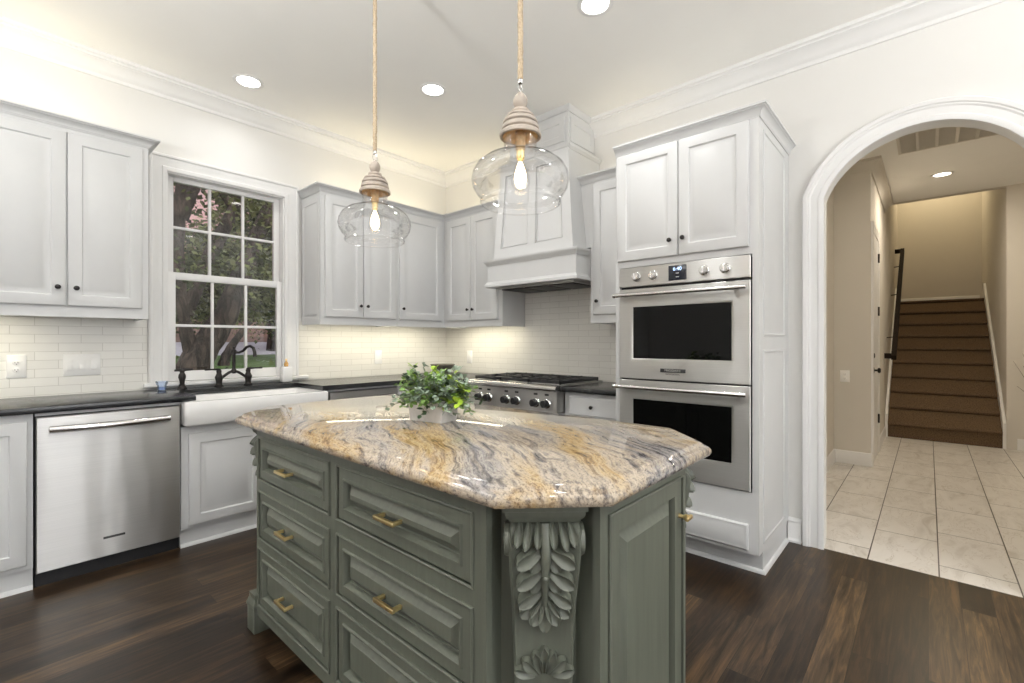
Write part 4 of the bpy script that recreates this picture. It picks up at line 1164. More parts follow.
def corbel(M4):
    """local: x across, -y outwards, z up (absolute)"""
    rt = None
    b = MB(M4)
    # S-profile body, outward distance d(z) and width w(z)
    zs = [0.16, 0.20, 0.30, 0.40, 0.50, 0.56, 0.62, 0.67, 0.71, 0.745, 0.785, 0.808, 0.824, 0.838, 0.846]
    ds = [0.030, 0.030, 0.031, 0.032, 0.034, 0.036, 0.040, 0.046, 0.054, 0.062, 0.068, 0.070, 0.067, 0.058, 0.045]
    ws = [0.122, 0.122, 0.124, 0.128, 0.134, 0.138, 0.142, 0.147, 0.152, 0.157, 0.160, 0.160, 0.158, 0.154, 0.150]
    L = []
    for z, d, w in zip(zs, ds, ws):
        x = w / 2
        L.append([(-x, 0.03, z), (x, 0.03, z), (x, -d + 0.010, z), (x - 0.005, -d + 0.003, z), (x - 0.013, -d + 0.003, z), (x - 0.018, -d + 0.007, z), (-x + 0.018, -d + 0.007, z), (-x + 0.013, -d + 0.003, z), (-x + 0.005, -d + 0.003, z), (-x, -d + 0.010, z)])
    loft(b, L)
    # volutes at the top on both sides
    for s in (-1, 1):
        K = M4 @ Matrix.Translation((s * 0.077, -0.026, 0.800)) @ Matrix.Rotation(PI / 2, 4, 'Y')
        q = MB(K); q.lathe([(0.0, -0.013), (0.010, -0.015), (0.014, -0.010), (0.020, -0.013), (0.034, -0.012), (0.037, -0.006), (0.037, 0.006), (0.034, 0.012), (0.020, 0.013), (0.014, 0.010), (0.010, 0.015), (0.0, 0.013)], 22)
        me = bpy.data.meshes.new('tmp'); q.bm.to_mesh(me); b.bm.from_mesh(me); q.bm.free(); bpy.data.meshes.remove(me)
    body = b.build('corbel', M['sage'], isl, angle=45)
    # capital moulding
    b = MB(M4)
    CP = [(0, 0), (0.005, 0.0), (0.007, 0.006), (0.013, 0.012), (0.016, 0.020), (0.016, 0.026), (0.021, 0.028), (0.021, 0.042), (0, 0.042)]
    b.sweep([(-0.072, 0.03, 0.847), (-0.072, -0.050, 0.847), (0.072, -0.050, 0.847), (0.072, 0.03, 0.847)], CP, side=-1)
    b.box(-0.0725, 0.0725, -0.0505, 0.03, 0.847, 0.889)
    b.build('capital', M['sage'], body)
    # square pedestal under the pilaster, set square with the island
    c = M4.to_translation(); sx = -1 if c.x < 1.17 else 1; sy = -1 if c.y < 1.42 else 1
    px = IX0 + 0.064 if sx < 0 else IX1 - 0.150; py = 0.690 if sy < 0 else 2.172
    b = MB(Matrix.Translation((px, py, 0))); b.box(-0.060, 0.060, -0.040, 0.040, 0.0, 0.108, 0.003)
    b.box(-0.054, 0.054, -0.034, 0.034, 0.108, 0.160)
    FP = [(0, 0), (0.009, 0), (0.009, 0.010), (0.005, 0.016), (0.003, 0.026), (0, 0.032)]
    b.sweep([(-0.054, -0.034, 0.108), (0.054, -0.034, 0.108), (0.054, 0.034, 0.108), (-0.054, 0.034, 0.108)], FP, side=-1, closed=True)
    b.build('pedestal', M['sage'], body)
    # acanthus carving
    b = MB(M4)
    def face_at(z):
        for i in range(len(zs) - 1):
            if zs[i] <= z <= zs[i + 1]:
                t = (z - zs[i]) / (zs[i + 1] - zs[i]); return -(ds[i] * (1 - t) + ds[i + 1] * t) + 0.005
        return -ds[-1] + 0.005
    def put(x, z, ang, Ln, Wd, H, curl=0.3, lift=0.0):
        # leaf plane: local xy of the lobe -> corbel x / z ; lobe normal -> outward (-y)
        slope = (face_at(z + 0.01) - face_at(z - 0.01)) / 0.02
        B = Matrix.Translation((x, face_at(z) - lift, z)) @ Matrix.Rotation(math.atan(-slope) * 0.8, 4, 'X') @ Matrix(((1, 0, 0, 0), (0, 0, -1, 0), (0, 1, 0, 0), (0, 0, 0, 1))) @ Matrix.Rotation(ang, 4, 'Z')
        lobe(b, B, Ln, Wd, H, curl)
    # fluted top fronds
    for s in (-1, 1):
        put(s * 0.015, 0.845, s * 0.05, 0.062, 0.022, 0.014, 0.6)
        put(s * 0.034, 0.845, s * 0.16, 0.066, 0.024, 0.015, 0.7)
        put(s * 0.054, 0.843, s * 0.16, 0.056, 0.024, 0.014, 0.6)
    # three tiers of side lobes: a broad outer one and a smaller one tucked below it
    for tz, sc in ((0.792, 1.04), (0.744, 1.02), (0.696, 0.95)):
        for s in (-1, 1):
            put(s * 0.005, tz - 0.004, s * 0.50, 0.050 * sc, 0.028 * sc, 0.013, 0.5)
            put(s * 0.007, tz, s * 1.05, 0.062 * sc, 0.036 * sc, 0.018, 0.7, 0.001)
    # bottom fan
    for a in (-0.95, 0.95, -0.46, 0.46, 0.0): put(math.sin(a) * 0.006, 0.676, a, 0.060 if a else 0.070, 0.038, 0.017, 0.7, 0.0 if abs(a) > 0.6 else 0.002)
    # stem with a bud
    pts = [(0, face_at(z) - 0.012 + 0.004 * (i % 2), z) for i, z in enumerate((0.844, 0.80, 0.77, 0.74, 0.71, 0.69, 0.67, 0.655))]
    b.tube(pts, [0.011, 0.012, 0.012, 0.010, 0.009, 0.008, 0.006, 0.004], 8)
    b.lathe([(0, 0), (0.006, 0.004), (0.007, 0.008), (0.004, 0.013), (0, 0.014)], 10, (0, face_at(0.728) - 0.017, 0.722))
    b.build('acanthus_leaf', M['sage'], body, angle=60)
    # small lower leaf
    b = MB(M4)
    for a in (0.0, -0.30, 0.30, -0.75, 0.75, -1.25, 1.25):
        put(math.sin(a) * 0.020, 0.500 - 0.004 * abs(a), PI - a, 0.060 if abs(a) < 0.1 else (0.052 if abs(a) < 0.5 else 0.050), 0.026, 0.015, 0.5)
    b.build('lower_leaf', M['sage'], body, angle=60)

ang0 = math.atan2(-0.665, -0.747)   # outward direction of the near corbel
def corner(cx, cy, out):
    # local -y -> out
    th = math.atan2(out[1], out[0]) + PI / 2
    return Matrix.Translation((cx, cy, 0)) @ Matrix.Rotation(th, 4, 'Z')
oL = Vector((-0.73, -0.68)).normalized()
for (cx, cy, ox, oy) in ((0.856, 0.668, -1, -1), (0.856, 2.168, -1, 1), (1.500, 0.668, 1, -1), (1.500, 2.168, 1, 1)):
    corbel(corner(cx, cy, (abs(oL.x) * ox, abs(oL.y) * oy)))

# granite top with ogee edge
b = MB()
gx0, gx1, gy0, gy1, ch = 0.700, 1.655, 0.497, 2.385, 0.178
outl = [(gx0, gy0 + ch), (gx0 + ch, gy0), (gx1 - ch, gy0), (gx1, gy0 + ch), (gx1, gy1 - ch), (gx1 - ch, gy1), (gx0 + ch, gy1), (gx0, gy1 - ch)]
def inset(pts, d):
    out = []; k = len(pts)
    for i in range(k):
        p0, p1, p2 = Vector(pts[i - 1]), Vector(pts[i]), Vector(pts[(i + 1) % k])
        d0 = (p1 - p0).normalized(); d1 = (p2 - p1).normalized()
        n0 = Vector((-d0.y, d0.x)); n1 = Vector((-d1.y, d1.x))
        m = n0 + n1; m = m / m.dot(n0)
        out.append(p1 + m * d)
    return out
EDGE = [(0.030, 0.890), (0.016, 0.890), (0.006, 0.894), (0.001, 0.901), (0.000, 0.908), (0.002, 0.915), (0.007, 0.921), (0.013, 0.924), (0.020, 0.925), (0.023, 0.927), (0.026, 0.932), (0.031, 0.935), (0.036, 0.936)]
L = [[(p.x, p.y, z) for p in inset(outl, d)] for d, z in EDGE]
loft(b, L)
gt = b.build('granite_top', M['granite'], None, angle=30)
tag(gt, 'gold and grey veined granite slab with clipped corners on the green island', 'countertop')

# ------------------------------------------------------------------ planter on the island
pl = thing('potted_plant', 'eucalyptus plant in a pale rectangular concrete pot on the island', 'plant', (1.165, 1.445, 0.9365), math.radians(-6))
pm = Matrix.Translation((1.165, 1.455, 0.9365)) @ Matrix.Rotation(math.radians(10), 4, 'Z')
b = MB(pm); hx, hy, hz = 0.052, 0.092, 0.084
L = []
for (sx, z, r) in ((0.86, 0.0, 0.006), (0.87, 0.002, 0.008), (0.985, hz - 0.004, 0.008), (0.985, hz, 0.008), (0.86, hz, 0.006), (0.82, hz - 0.012, 0.006)):
    dx, dy = hx * sx + (1 - sx) * 0.02, hy * sx + (1 - sx) * 0.02
    L.append([(x, y, z) for x, y in rrect(-dx, dx, -dy, dy, r, 3)])
loft(b, L); b.build('pot', M['cement'], pl)
MB(pm).box(-0.042, 0.042, -0.076, 0.076, hz - 0.0125, hz - 0.008).build('soil', M['soil'], pl)
fol = MB(); stem = MB()
rnd = random.Random(21)
def leaf(bm_, p, d, up, L, Wd):
    d = d.normalized(); s = d.cross(up)
    if s.length < 1e-4: s = Vector((1, 0, 0))
    s.normalize(); n = s.cross(d)
    prof = [(0, 0.0), (0.22, 0.62), (0.5, 1.0), (0.78, 0.72), (1.0, 0.0)]
    cen = [bm_.v(p + d * (L * u) + n * (-0.10 * L * u * u)) for u, w in prof]
    l = [bm_.v(p + d * (L * u) + s * (w * Wd / 2) + n * (0.10 * Wd * w - 0.10 * L * u * u)) for u, w in prof[1:-1]]
    r = [bm_.v(p + d * (L * u) - s * (w * Wd / 2) + n * (0.10 * Wd * w - 0.10 * L * u * u)) for u, w in prof[1:-1]]
    for side in (l, r):
        ch = [cen[0]] + side + [cen[-1]]
        for i in range(len(prof) - 1):
            vs = [cen[i], ch[i], ch[i + 1], cen[i + 1]]
            vs = [v for k, v in enumerate(vs) if v not in vs[:k]]
            if len(vs) >= 3: bm_.face(vs)
pc = Vector((1.165, 1.455, 0.9365 + hz - 0.01))
for i in range(150):
    a = rnd.uniform(0, 2 * PI); q = math.sqrt(rnd.random())
    bx, by = 0.040 * q * math.cos(a), 0.078 * q * math.sin(a)
    st = pm @ Vector((bx, by, hz - 0.012))
    lean = rnd.uniform(0.15, 1.0) * (0.45 + q)
    Ld = rnd.uniform(0.075, 0.165)
    dirn = Vector((math.cos(a) * lean, math.sin(a) * lean * 1.05, rnd.uniform(0.55, 1.0))).normalized()
    if i < 9: dirn = Vector((dirn.x * 1.6, dirn.y * 1.6, 0.18)).normalized(); Ld = rnd.uniform(0.10, 0.15)
    pts = []
    for k in range(6):
        u = k / 5
        pts.append(st + dirn * (Ld * u) + Vector((0, 0, -0.055 * u * u * lean)))
    stem.tube(pts, [0.0016, 0.0015, 0.0013, 0.0012, 0.001, 0.0006], 5)
    kind = rnd.random()
    mi = 0 if kind < 0.52 else 1 if kind < 0.84 else 2 if kind < 0.90 else 3
    fol.mi = mi
    ll = 0.023 if mi != 2 else 0.034
    for k in range(1, 6):
        for s in (0, 1, 2):
            d = (pts[k] - pts[k - 1]).normalized()
            rv = Vector((rnd.uniform(-1, 1), rnd.uniform(-1, 1), rnd.uniform(-0.5, 0.8)))
            dd = (d * 0.45 + rv.normalized()).normalized()
            leaf(fol, pts[k] - d * 0.006 * s, dd, Vector((rnd.uniform(-.5, .5), rnd.uniform(-.5, .5), 1)), ll * rnd.uniform(0.75, 1.25), ll * rnd.uniform(0.60, 0.95))
fol.build('foliage', [M['leafgrey'], M['leafgreen'], M['leaflime'], M['leafdeep']], pl, angle=80)
stem.build('stems', M['stem'], pl)

# ------------------------------------------------------------------ pendants
def pendant(x, y, label):
    rt = thing('pendant_light', label, 'pendant lamp', (x, y, CEIL))
    z0 = 1.690    # bottom rim of the globe
    MB().lathe([(0, -0.001), (0.062, -0.001), (0.062, -0.014), (0.050, -0.026), (0.012, -0.034), (0, -0.034)], 28, (x, y, CEIL)).build('ceiling_rose', M['wood'], rt)
    b = MB(); pts = []; zt, zb = CEIL - 0.03, 2.118
    for i in range(60): pts.append((x + 0.0008 * math.sin(i * 1.7), y + 0.0008 * math.cos(i * 2.1), zt + (zb - zt) * i / 59))
    b.tube(pts, [0.0088 + 0.0010 * (i % 2) for i in range(60)], 10); b.build('rope', M['rope'], rt)
    b = MB(); b.lathe([(0.006, 0), (0.0085, 0.004), (0.0085, 0.016), (0.005, 0.020)], 12, (x, y, 2.104))
    ring = [(x + 0.012 * math.cos(t), y + 0.012 * math.sin(t) * 0.4, 2.088 + 0.016 * math.sin(t)) for t in [2 * PI * i / 16 for i in range(17)]]
    b.tube(ring, 0.0022, 6, caps=False); b.build('ring', M['chrome'], rt)
    prof = [(0, 2.078), (0.006, 2.077), (0.010, 2.070), (0.018, 2.063), (0.024, 2.050), (0.0245, 2.040), (0.020, 2.028), (0.014, 2.022), (0.018, 2.018), (0.029, 2.015), (0.031, 2.008), (0.028, 2.003), (0.036, 1.999), (0.047, 1.995), (0.049, 1.989), (0.044, 1.985), (0.054, 1.982), (0.058, 1.974), (0.058, 1.970), (0.052, 1.966), (0.060, 1.962), (0.0625, 1.953), (0.0625, 1.949), (0.056, 1.945), (0.066, 1.940), (0.070, 1.933), (0.069, 1.925), (0.064, 1.923), (0.060, 1.928), (0.048, 1.946), (0.030, 1.952), (0, 1.954)]
    MB().lathe(prof, 32, (x, y, 0)).build('turned_wood_cap', M['wood'], rt)
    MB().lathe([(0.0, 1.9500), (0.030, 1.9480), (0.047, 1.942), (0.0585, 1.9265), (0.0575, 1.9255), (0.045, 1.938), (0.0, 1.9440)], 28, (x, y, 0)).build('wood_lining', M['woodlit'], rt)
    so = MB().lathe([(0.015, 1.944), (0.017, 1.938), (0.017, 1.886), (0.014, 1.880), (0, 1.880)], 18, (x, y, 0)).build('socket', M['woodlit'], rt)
    MB().lathe([(0, 1.8795), (0.0145, 1.8795), (0.0135, 1.874), (0.0145, 1.868), (0.0135, 1.862), (0.0145, 1.857), (0.012, 1.851), (0, 1.851)], 18, (x, y, 0)).build('screw_base', M['brass'], so)
    # blown glass: neck, squat globe, step and open bottom rim; outer then inner skin
    o_ = [(0.0555, 1.931), (0.057, 1.922), (0.055, 1.905), (0.054, 1.885), (0.056, 1.873), (0.064, 1.867), (0.090, 1.860), (0.120, 1.848), (0.145, 1.828), (0.159, 1.803), (0.1625, 1.782), (0.158, 1.758), (0.146, 1.738), (0.135, 1.728), (0.130, 1.722), (0.131, 1.716), (0.1345, 1.709), (0.1335, 1.703), (0.129, 1.700)]
    t = 0.0036
    i_ = [(r - t, z + (0.001 if k > 10 else 0)) for k, (r, z) in enumerate(o_)][::-1]
    MB().lathe(o_ + i_, 48, (x, y, 0), closed=True).build('glass_globe', M['globe'], rt, angle=70)
    bu = MB().lathe([(0.0125, 1.8508), (0.014, 1.842), (0.019, 1.828), (0.026, 1.805), (0.030, 1.784), (0.0285, 1.768), (0.021, 1.755), (0.011, 1.748), (0, 1.747)], 20, (x, y, 0)).build('bulb', M['globe'], rt)
    MB().lathe([(0, 1.846), (0.006, 1.842), (0.013, 1.822), (0.019, 1.800), (0.020, 1.784), (0.015, 1.768), (0.006, 1.760), (0, 1.759)], 14, (x, y, 0)).build('filament', M['bulb'], bu)
    return rt
pendant(1.180, 1.895, 'rope-hung clear glass pendant farther over the island, nearer the sink window')
pendant(1.180, 1.015, 'rope-hung clear glass pendant in front, nearer the range hood')

# ------------------------------------------------------------------ recessed lights, vent
can_labels = {0: 'round recessed ceiling light above the sink window', 1: 'round recessed ceiling light above the island, between the two pendant ropes', 2: 'round recessed ceiling light cut by the top edge of the photo'}
def can_light(x, y, label, mat='can', group=None):
    rt = thing('recessed_light', label, 'ceiling light', (x, y, CEIL), group=group)
    MB().lathe([(0.095, -0.0005), (0.095, -0.004), (0.088, -0.007), (0.074, -0.006), (0.070, -0.001)], 36, (x, y, CEIL)).build('trim_ring', M['trim'], rt)
    MB().lathe([(0.0, -0.003), (0.069, -0.003), (0.070, -0.0005)], 32, (x, y, CEIL)).build('lamp', M[mat], rt)
for i, (x, y) in enumerate(CANS):
    can_light(x, y, can_labels.get(i, 'round recessed ceiling light behind the camera'), group=None if i in can_labels else 'ceiling lights behind the camera')
can_light(4.55, 0.05, 'round recessed hall ceiling light hidden above the arch', 'hallcan')
can_light(6.85, -0.11, 'round recessed ceiling light in the hall before the stairs', 'hallcan')
vt = thing('ceiling_vent', 'long white return air grille in the hall ceiling', 'vent', (5.55, -0.12, CEIL))
b = MB(); vx0, vx1, vy0, vy1 = 5.28, 5.84, -0.46, 0.215
b.box(vx0, vx0 + 0.03, vy0, vy1, CEIL - 0.008, CEIL); b.box(vx1 - 0.03, vx1, vy0, vy1, CEIL - 0.008, CEIL)
for k in range(6): b.box(vx0, vx1, vy0 + (vy1 - vy0 - 0.022) * k / 5, vy0 + (vy1 - vy0 - 0.022) * k / 5 + 0.022, CEIL - 0.008, CEIL)
b.build('grille_frame', M['hallwall'], vt)
b = MB()
for k in range(30):
    x = vx0 + 0.035 + k * 0.0165; b.box(x, x + 0.006, vy0 + 0.01, vy1 - 0.01, CEIL - 0.006, CEIL - 0.001)
b.build('louvres', M['hallwall'], vt)
MB().box(vx0 + 0.02, vx1 - 0.02, vy0 + 0.01, vy1 - 0.01, CEIL - 0.001, CEIL).build('backing', M['slot'], vt)

# ------------------------------------------------------------------ under-cabinet and over-cabinet light bars
def bar(x0, x1, y0, y1, label):
    z = 1.4105
    rt = thing('light_bar', label, 'light bar', ((x0 + x1) / 2, (y0 + y1) / 2, z))
    MB().box(x0, x1, y0, y1, z - 0.010, z).build('housing', M['plate'], rt)
    i = 0.004
    MB().box(x0 + i, x1 - i, y0 + i, y1 - i, z - 0.0125, z - 0.010).build('diffuser', M['led'], rt)
bar(-0.55, 0.12, 3.655, 3.755, 'slim light bar under the cabinet left of the window')
bar(1.80, 2.98, 3.655, 3.755, 'slim light bar under the cabinets right of the window')
bar(3.085, 3.185, 2.86, 3.56, 'slim light bar under the cabinet beside the hood')
for (x, y, sx, sy) in ((0.0, 3.78, 0.9, 0.06), (2.5, 3.78, 1.2, 0.06), (3.2, 3.2, 0.06, 0.6), (3.2, 1.69, 0.06, 0.25)):  # unseen strips, assumed from the warm glow above the cabinets
    area('cabinet_top_strip', (x, y, 2.50), (PI, 0, 0), sx, 1.6 * max(sx, sy), (1.0, 0.86, 0.58), sy)

# ------------------------------------------------------------------ hall door, stairs, handrail
dr = thing('door_1', 'white hall door with dark hinges and knob beside the stairs', 'door', (6.27, 0.43, 0)); struct(dr)
b = MB(FW(0.43))
b.rings(5.975, 6.600, 0.012, 2.36, [(0, 0), (0, -0.010)])
for z0, z1 in ((0.25, 0.95), (1.10, 2.20)): b.rings(6.07, 6.50, z0, z1, [(0, -0.0095), (0.0, -0.0115), (0.02, -0.0115), (0.03, -0.0102), (0.05, -0.0102), (0.07, -0.0125)])
lf = b.build('door_leaf', M['trim'], dr)
b = MB(FW(0.43)); HCs = [(0, 0), (0, 0.014), (0.05, 0.018), (0.075, 0.022), (0.085, 0.016), (0.085, 0)]
b.sweep([(5.972, 0, 0), (5.972, 0, 2.365), (6.603, 0, 2.365), (6.603, 0, 0)], HCs, n=(0, -1, 0), side=1); b.build('casing', M['trim'], dr)
for z in (0.39, 1.58, 2.17): MB(FW(0.43)).box(6.585, 6.612, -0.026, -0.002, z - 0.05, z + 0.05, 0.004).build('hinge', M['bronze'], dr)
kb = MB(FRONT(FW(0.43), 6.03, -0.010, 0.95)); kb.lathe([(0.03, 0), (0.03, 0.006), (0.010, 0.010), (0.010, 0.03), (0.026, 0.038), (0.028, 0.05), (0.018, 0.06), (0, 0.062)], 18); kb.build('door_knob', M['bronze'], lf)
kb = MB(FRONT(FW(0.43), 6.03, -0.010, 1.10)); kb.lathe([(0.026, 0), (0.026, 0.01), (0.012, 0.014), (0, 0.014)], 18); kb.build('deadbolt', M['bronze'], lf)

st = thing('staircase', 'brown carpeted stairs rising at the end of the hall', 'stairs', (7.84, -0.12, 0))
RISE, RUN, NS = 0.192, 0.268, 10
b = MB(); prof = [(7.85, 0.0)]
for i in range(NS):
    x = 7.85 + i * RUN; z = (i + 1) * RISE
    prof += [(x, z - 0.04), (x - 0.020, z - 0.030), (x - 0.024, z - 0.014), (x - 0.016, z)]
prof += [(11.195, NS * RISE), (11.195, 0.0)]
A = [b.v((x, -0.670, z)) for x, z in prof]; B = [b.v((x, 0.425, z)) for x, z in prof]
k = len(prof)
for i in range(k): b.face([A[i], A[(i + 1) % k], B[(i + 1) % k], B[i]])
b.face(A); b.face(B[::-1])
b.build('carpet_treads', M['carpet'], st, angle=25)
for y0, y1 in ((0.398, 0.426), (-0.672, -0.644)):
    b = MB(); q = [(7.82, 0), (7.82, 0.30), (7.85 + NS * RUN - 0.1, NS * RISE + 0.24), (7.85 + NS * RUN + 0.15, NS * RISE + 0.12), (7.85 + NS * RUN + 0.15, 0)]
    A = [b.v((x, y0, z)) for x, z in q]; B = [b.v((x, y1, z)) for x, z in q]
    for i in range(5): b.face([A[i], A[(i + 1) % 5], B[(i + 1) % 5], B[i]])
    b.face(A); b.face(B[::-1]); b.build('skirt_board', M['trim'], st)
hr = thing('handrail', 'dark wooden handrail on the left stair wall', 'handrail', (8.9, 0.34, 1.0))
b = MB()
def railseg(p, q, w=0.026, h=0.034):
    p, q = Vector(p), Vector(q); d = (q - p).normalized(); s = Vector((0, 1, 0)) if abs(d.y) < 0.9 else Vector((1, 0, 0)); n = s.cross(d).normalized()
    A = [b.v(p + s * (w * i) + n * (h * j)) for i, j in ((-1, -1), (1, -1), (1, 1), (-1, 1))]
    B = [b.v(q + s * (w * i) + n * (h * j)) for i, j in ((-1, -1), (1, -1), (1, 1), (-1, 1))]
    for i in range(4): b.face([A[i], A[(i + 1) % 4], B[(i + 1) % 4], B[i]])
    b.face(A[::-1]); b.face(B)
railseg((7.66, 0.330, 1.04), (10.35, 0.330, 2.80)); railseg((7.70, 0.33, 1.06), (7.70, 0.424, 1.06)); railseg((10.32, 0.33, 2.78), (10.32, 0.428, 2.78))
b.build('rail', M['rail'], hr)
for x in (8.2, 9.2, 10.0):
    z = 1.04 + (x - 7.66) * (2.80 - 1.04) / (10.35 - 7.66) - 0.035
    b = MB(); b.tube([(x, 0.33, z), (x, 0.34, z - 0.05), (x, 0.428, z - 0.06)], 0.008, 8); b.build('bracket', M['bronze'], hr)

# dried twigs at the right edge of the hall
tw = thing('twig_arrangement', 'dried twigs standing at the right edge of the hall', 'twigs', (7.4, -0.98, 0))
MB().lathe([(0, 0.0), (0.09, 0.0), (0.12, 0.06), (0.13, 0.20), (0.09, 0.34), (0.06, 0.40), (0.07, 0.44), (0.06, 0.44), (0.05, 0.40), (0, 0.38)], 24, (7.4, -0.98, 0)).build('vase', M['pewter'], tw)
b = MB(); rnd = random.Random(4)
for i in range(26):
    a = rnd.uniform(0, 2 * PI); r = rnd.uniform(0.1, 0.34); h = rnd.uniform(0.75, 1.25)
    p0 = Vector((7.4, -0.98, 0.38)); p2 = Vector((7.4 + r * math.cos(a), -0.98 + r * math.sin(a), h)); p1 = (p0 + p2) / 2 + Vector((rnd.uniform(-.03, .03), rnd.uniform(-.03, .03), 0.06))
    b.tube([p0, p1, p2], [0.004, 0.003, 0.0015], 5)
b.build('twigs', M['twig'], tw)

# fittings for the added ceiling uplights, unseen behind the camera
for (x, y) in FILL_TORCH:
    tl = thing('torchiere_lamp', 'slim bronze torchiere floor lamp behind the camera', 'floor lamp', (x, y, 0), group='torchieres behind the camera')
    MB().lathe([(0, 0), (0.14, 0), (0.14, 0.012), (0.03, 0.03), (0.0, 0.032)], 28, (x, y, 0)).build('base', M['bronze'], tl)
    MB().lathe([(0.012, 0.03), (0.012, 1.66), (0.02, 1.68), (0, 1.68)], 14, (x, y, 0)).build('pole', M['bronze'], tl)
    MB().lathe([(0.0, 1.68), (0.05, 1.685), (0.13, 1.73), (0.17, 1.79), (0.165, 1.79), (0.12, 1.738), (0.04, 1.70), (0, 1.698)], 30, (x, y, 0)).build('shade', M['bronze'], tl)

# ------------------------------------------------------------------ outdoors beyond the sink window
def terrain(name, y0, y1, z0, z1, mat, nx=24, ny=8, wob=0.05, x0=-14, x1=40, seed=1):
    r = random.Random(seed); b = MB(); G = []
    for j in range(ny + 1):
        row = []
        for i in range(nx + 1):
            u, v = i / nx, j / ny
            x = x0 + (x1 - x0) * u
            row.append(b.v((x, y0 + (y1 - y0) * v, z0 + (z1 - z0) * v + (r.uniform(-wob, wob) if 0 < j < ny else 0))))
        G.append(row)
    for j in range(ny):
        for i in range(nx): b.face([G[j][i], G[j][i + 1], G[j + 1][i + 1], G[j + 1][i]])
    o = b.build(name, mat, None, angle=80); o['kind'] = 'structure'; return o
terrain('lawn', WY + 0.5, 17.0, 0.0, 0.80, M['lawn'], wob=0.02)
terrain('path', 17.0, 20.5, 0.80, 1.22, M['gravel'], wob=0.01)
terrain('leaf_litter_ground', 20.5, 60.0, 1.22, 7.5, M['mulch'], wob=0.15, x1=70)

def up(px, py, Y):   # image position -> world point on the plane y = Y, measured once from the photograph
    vx, vy = 0.7463, 0.6656
    dx, dy = vx + vy * (px - 512) / 466.87, vy - vx * (px - 512) / 466.87
    t = Y / dy
    return Vector((dx * t, Y, 1.245 - (py - 341.85) / 466.87 * t))
def oak(label, limbs, crowns, seed):
    p0 = limbs[0][0][0]
    rt = thing('oak_tree', label, 'tree', (p0.x, p0.y, max(0, p0.z)))
    r = random.Random(seed)
    b = MB()
    for pts, rad in limbs:
        P = []; R = []
        for k in range(len(pts) - 1):
            for s in range(4):
                t = s / 4; P.append(pts[k].lerp(pts[k + 1], t) + Vector((r.uniform(-1, 1), r.uniform(-1, 1), 0)) * rad[k] * 0.06); R.append((rad[k] * (1 - t) + rad[k + 1] * t) * r.uniform(0.93, 1.08))
        P.append(pts[-1]); R.append(rad[-1])
        b.tube(P, R, 12)
    b.build('trunk', M['bark'], rt, angle=70)
    f = MB()
    for (c, sx, sy, sz, n, mi) in crowns:
        for i in range(n):
            v = Vector((r.gauss(0, 0.5), r.gauss(0, 0.5), r.gauss(0, 0.5)))
            cc = c + Vector((v.x * sx, v.y * sy, v.z * sz))
            f.mi = mi if r.random() < 0.8 else 1 - mi
            for q in range(3):
                p = cc + Vector((r.uniform(-.12, .12), r.uniform(-.12, .12), r.uniform(-.12, .12)))
                d = Vector((r.uniform(-1, 1), r.uniform(-1, 1), r.uniform(-1, 0.6))).normalized(); s = d.cross(Vector((r.uniform(-1, 1), r.uniform(-1, 1), 1))).normalized()
                L = r.uniform(0.07, 0.14); w = L * 0.32
                f.poly([p, p + d * L * .5 + s * w, p + d * L, p + d * L * .5 - s * w])
    f.build('foliage', [M['leafdark'], M['leafmid']], rt, smooth=False)
Y1 = 9.0
oak('big dark leaning oak trunk filling the left of the sink window', [
    ([up(186, 395, Y1), up(193, 367, Y1), up(212, 338, Y1), up(227, 312, Y1), up(237, 288, Y1), up(246, 262, Y1), up(258, 234, Y1), up(272, 200, Y1), up(286, 168, Y1)], [0.29, 0.235, 0.205, 0.19, 0.17, 0.15, 0.125, 0.10, 0.08]),
    ([up(194, 362, Y1), up(187, 335, Y1), up(181, 300, Y1), up(178, 250, Y1), up(180, 205, Y1), up(186, 150, Y1)], [0.12, 0.10, 0.085, 0.08, 0.09, 0.08]),
    ([up(186, 315, Y1), up(200, 278, Y1), up(214, 248, Y1), up(232, 214, Y1), up(243, 180, Y1), up(248, 150, Y1)], [0.10, 0.11, 0.11, 0.10, 0.09, 0.08]),
    ([up(180, 218, Y1), up(190, 195, Y1), up(200, 175, Y1)], [0.12, 0.10, 0.08]),
    ([up(236, 212, Y1), up(224, 196, Y1), up(210, 178, Y1)], [0.07, 0.06, 0.05]),
], [(up(262, 215, Y1 + 1.5), 0.6, 1.0, 0.9, 430, 0), (up(188, 290, Y1 + 1.0), 0.6, 0.8, 1.0, 500, 0), (up(272, 250, Y1 + 1), 0.7, 1, 0.9, 700, 0),
    (up(230, 260, Y1 + 2.5), 1.4, 1, 0.7, 900, 1), (up(204, 236, Y1 + 0.5), 0.4, 0.6, 0.22, 160, 1), (up(228, 205, Y1 + 0.5), 0.22, 0.5, 0.45, 160, 1), (up(258, 300, Y1 + 1.5), 0.9, 1.0, 0.35, 420, 1), (up(200, 305, Y1 + 1.2), 0.5, 0.8, 0.4, 220, 1), (up(180, 190, Y1 + 1), 0.35, 0.6, 0.4, 120, 0), (up(264, 255, Y1 - 0.8), 0.6, 0.4, 0.6, 100, 1), (up(206, 262, Y1 - 0.8), 0.5, 0.4, 0.35, 60, 0), (up(250, 200, Y1 - 0.8), 0.7, 0.4, 0.5, 110, 1)], 3)
Y2 = 14.0
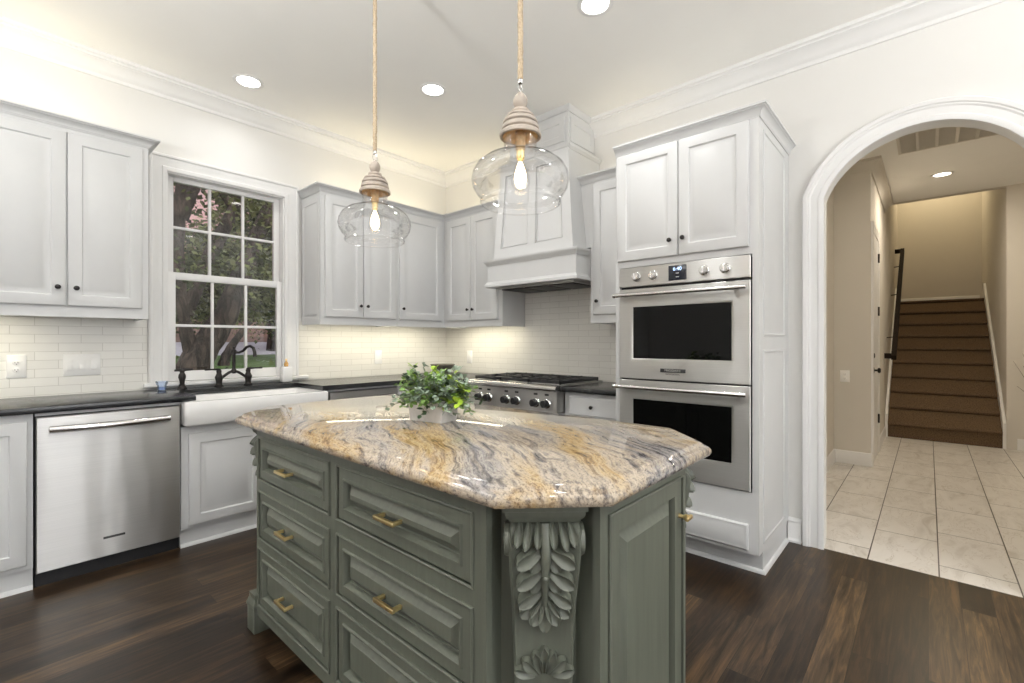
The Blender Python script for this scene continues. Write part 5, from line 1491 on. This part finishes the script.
oak('slender leaning oak trunk seen behind the bridge faucet', [
    ([up(222, 372, Y2), up(226, 356, Y2), up(236, 340, Y2), up(247, 325, Y2), up(262, 300, Y2), up(276, 280, Y2)], [0.15, 0.12, 0.10, 0.085, 0.075, 0.06]),
], [(up(252, 285, Y2 + 1), 1.8, 1.2, 1.0, 1300, 1), (up(278, 300, Y2 + 1), 1.3, 1.2, 0.8, 900, 0), (up(268, 265, Y2 + 1), 1.5, 1.2, 1.2, 900, 0)], 5)
Y3 = 18.0
oak('far oak tree with hanging boughs at the right of the sink window', [
    ([up(272, 352, Y3), up(274, 330, Y3), up(270, 300, Y3), up(262, 262, Y3), up(258, 225, Y3)], [0.22, 0.20, 0.18, 0.2, 0.2]),
    ([up(272, 318, Y3), up(280, 300, Y3), up(292, 280, Y3)], [0.15, 0.12, 0.10]),
], [(up(264, 250, Y3 + 1), 2.0, 1.6, 1.7, 1300, 0), (up(270, 310, Y3), 0.9, 1.0, 0.7, 500, 0), (up(238, 262, Y3 + 2), 2.4, 1.6, 1.2, 1100, 1), (up(205, 290, Y3 + 2), 2.2, 1.6, 1.1, 1100, 0), (up(262, 205, Y3 + 1), 1.6, 1.4, 1.4, 420, 0), (up(182, 262, Y3 + 2), 1.0, 1.4, 0.9, 260, 1)], 9)

# distant woods behind the slope: uncountable
f = MB(); r = random.Random(12)
for i in range(5200):
    x = r.uniform(0, 34); y = r.uniform(27, 34); z = 2.0 + abs(r.gauss(0, 1)) * 1.6
    p = Vector((x, y, z)); d = Vector((r.uniform(-1, 1), r.uniform(-1, 1), r.uniform(-1, 0.4))).normalized(); s = d.cross(Vector((0.2, 1, 0.3))).normalized()
    L = r.uniform(0.35, 0.75); f.mi = 0 if r.random() < 0.7 else 1
    f.poly([p, p + d * L * .5 + s * L * .35, p + d * L, p + d * L * .5 - s * L * .35])
o = f.build('distant_woods', [M['leafdark'], M['leafmid']], None, smooth=False)
tag(o, 'dark woods at the top of the slope outside the window', 'woods', kind='stuff')
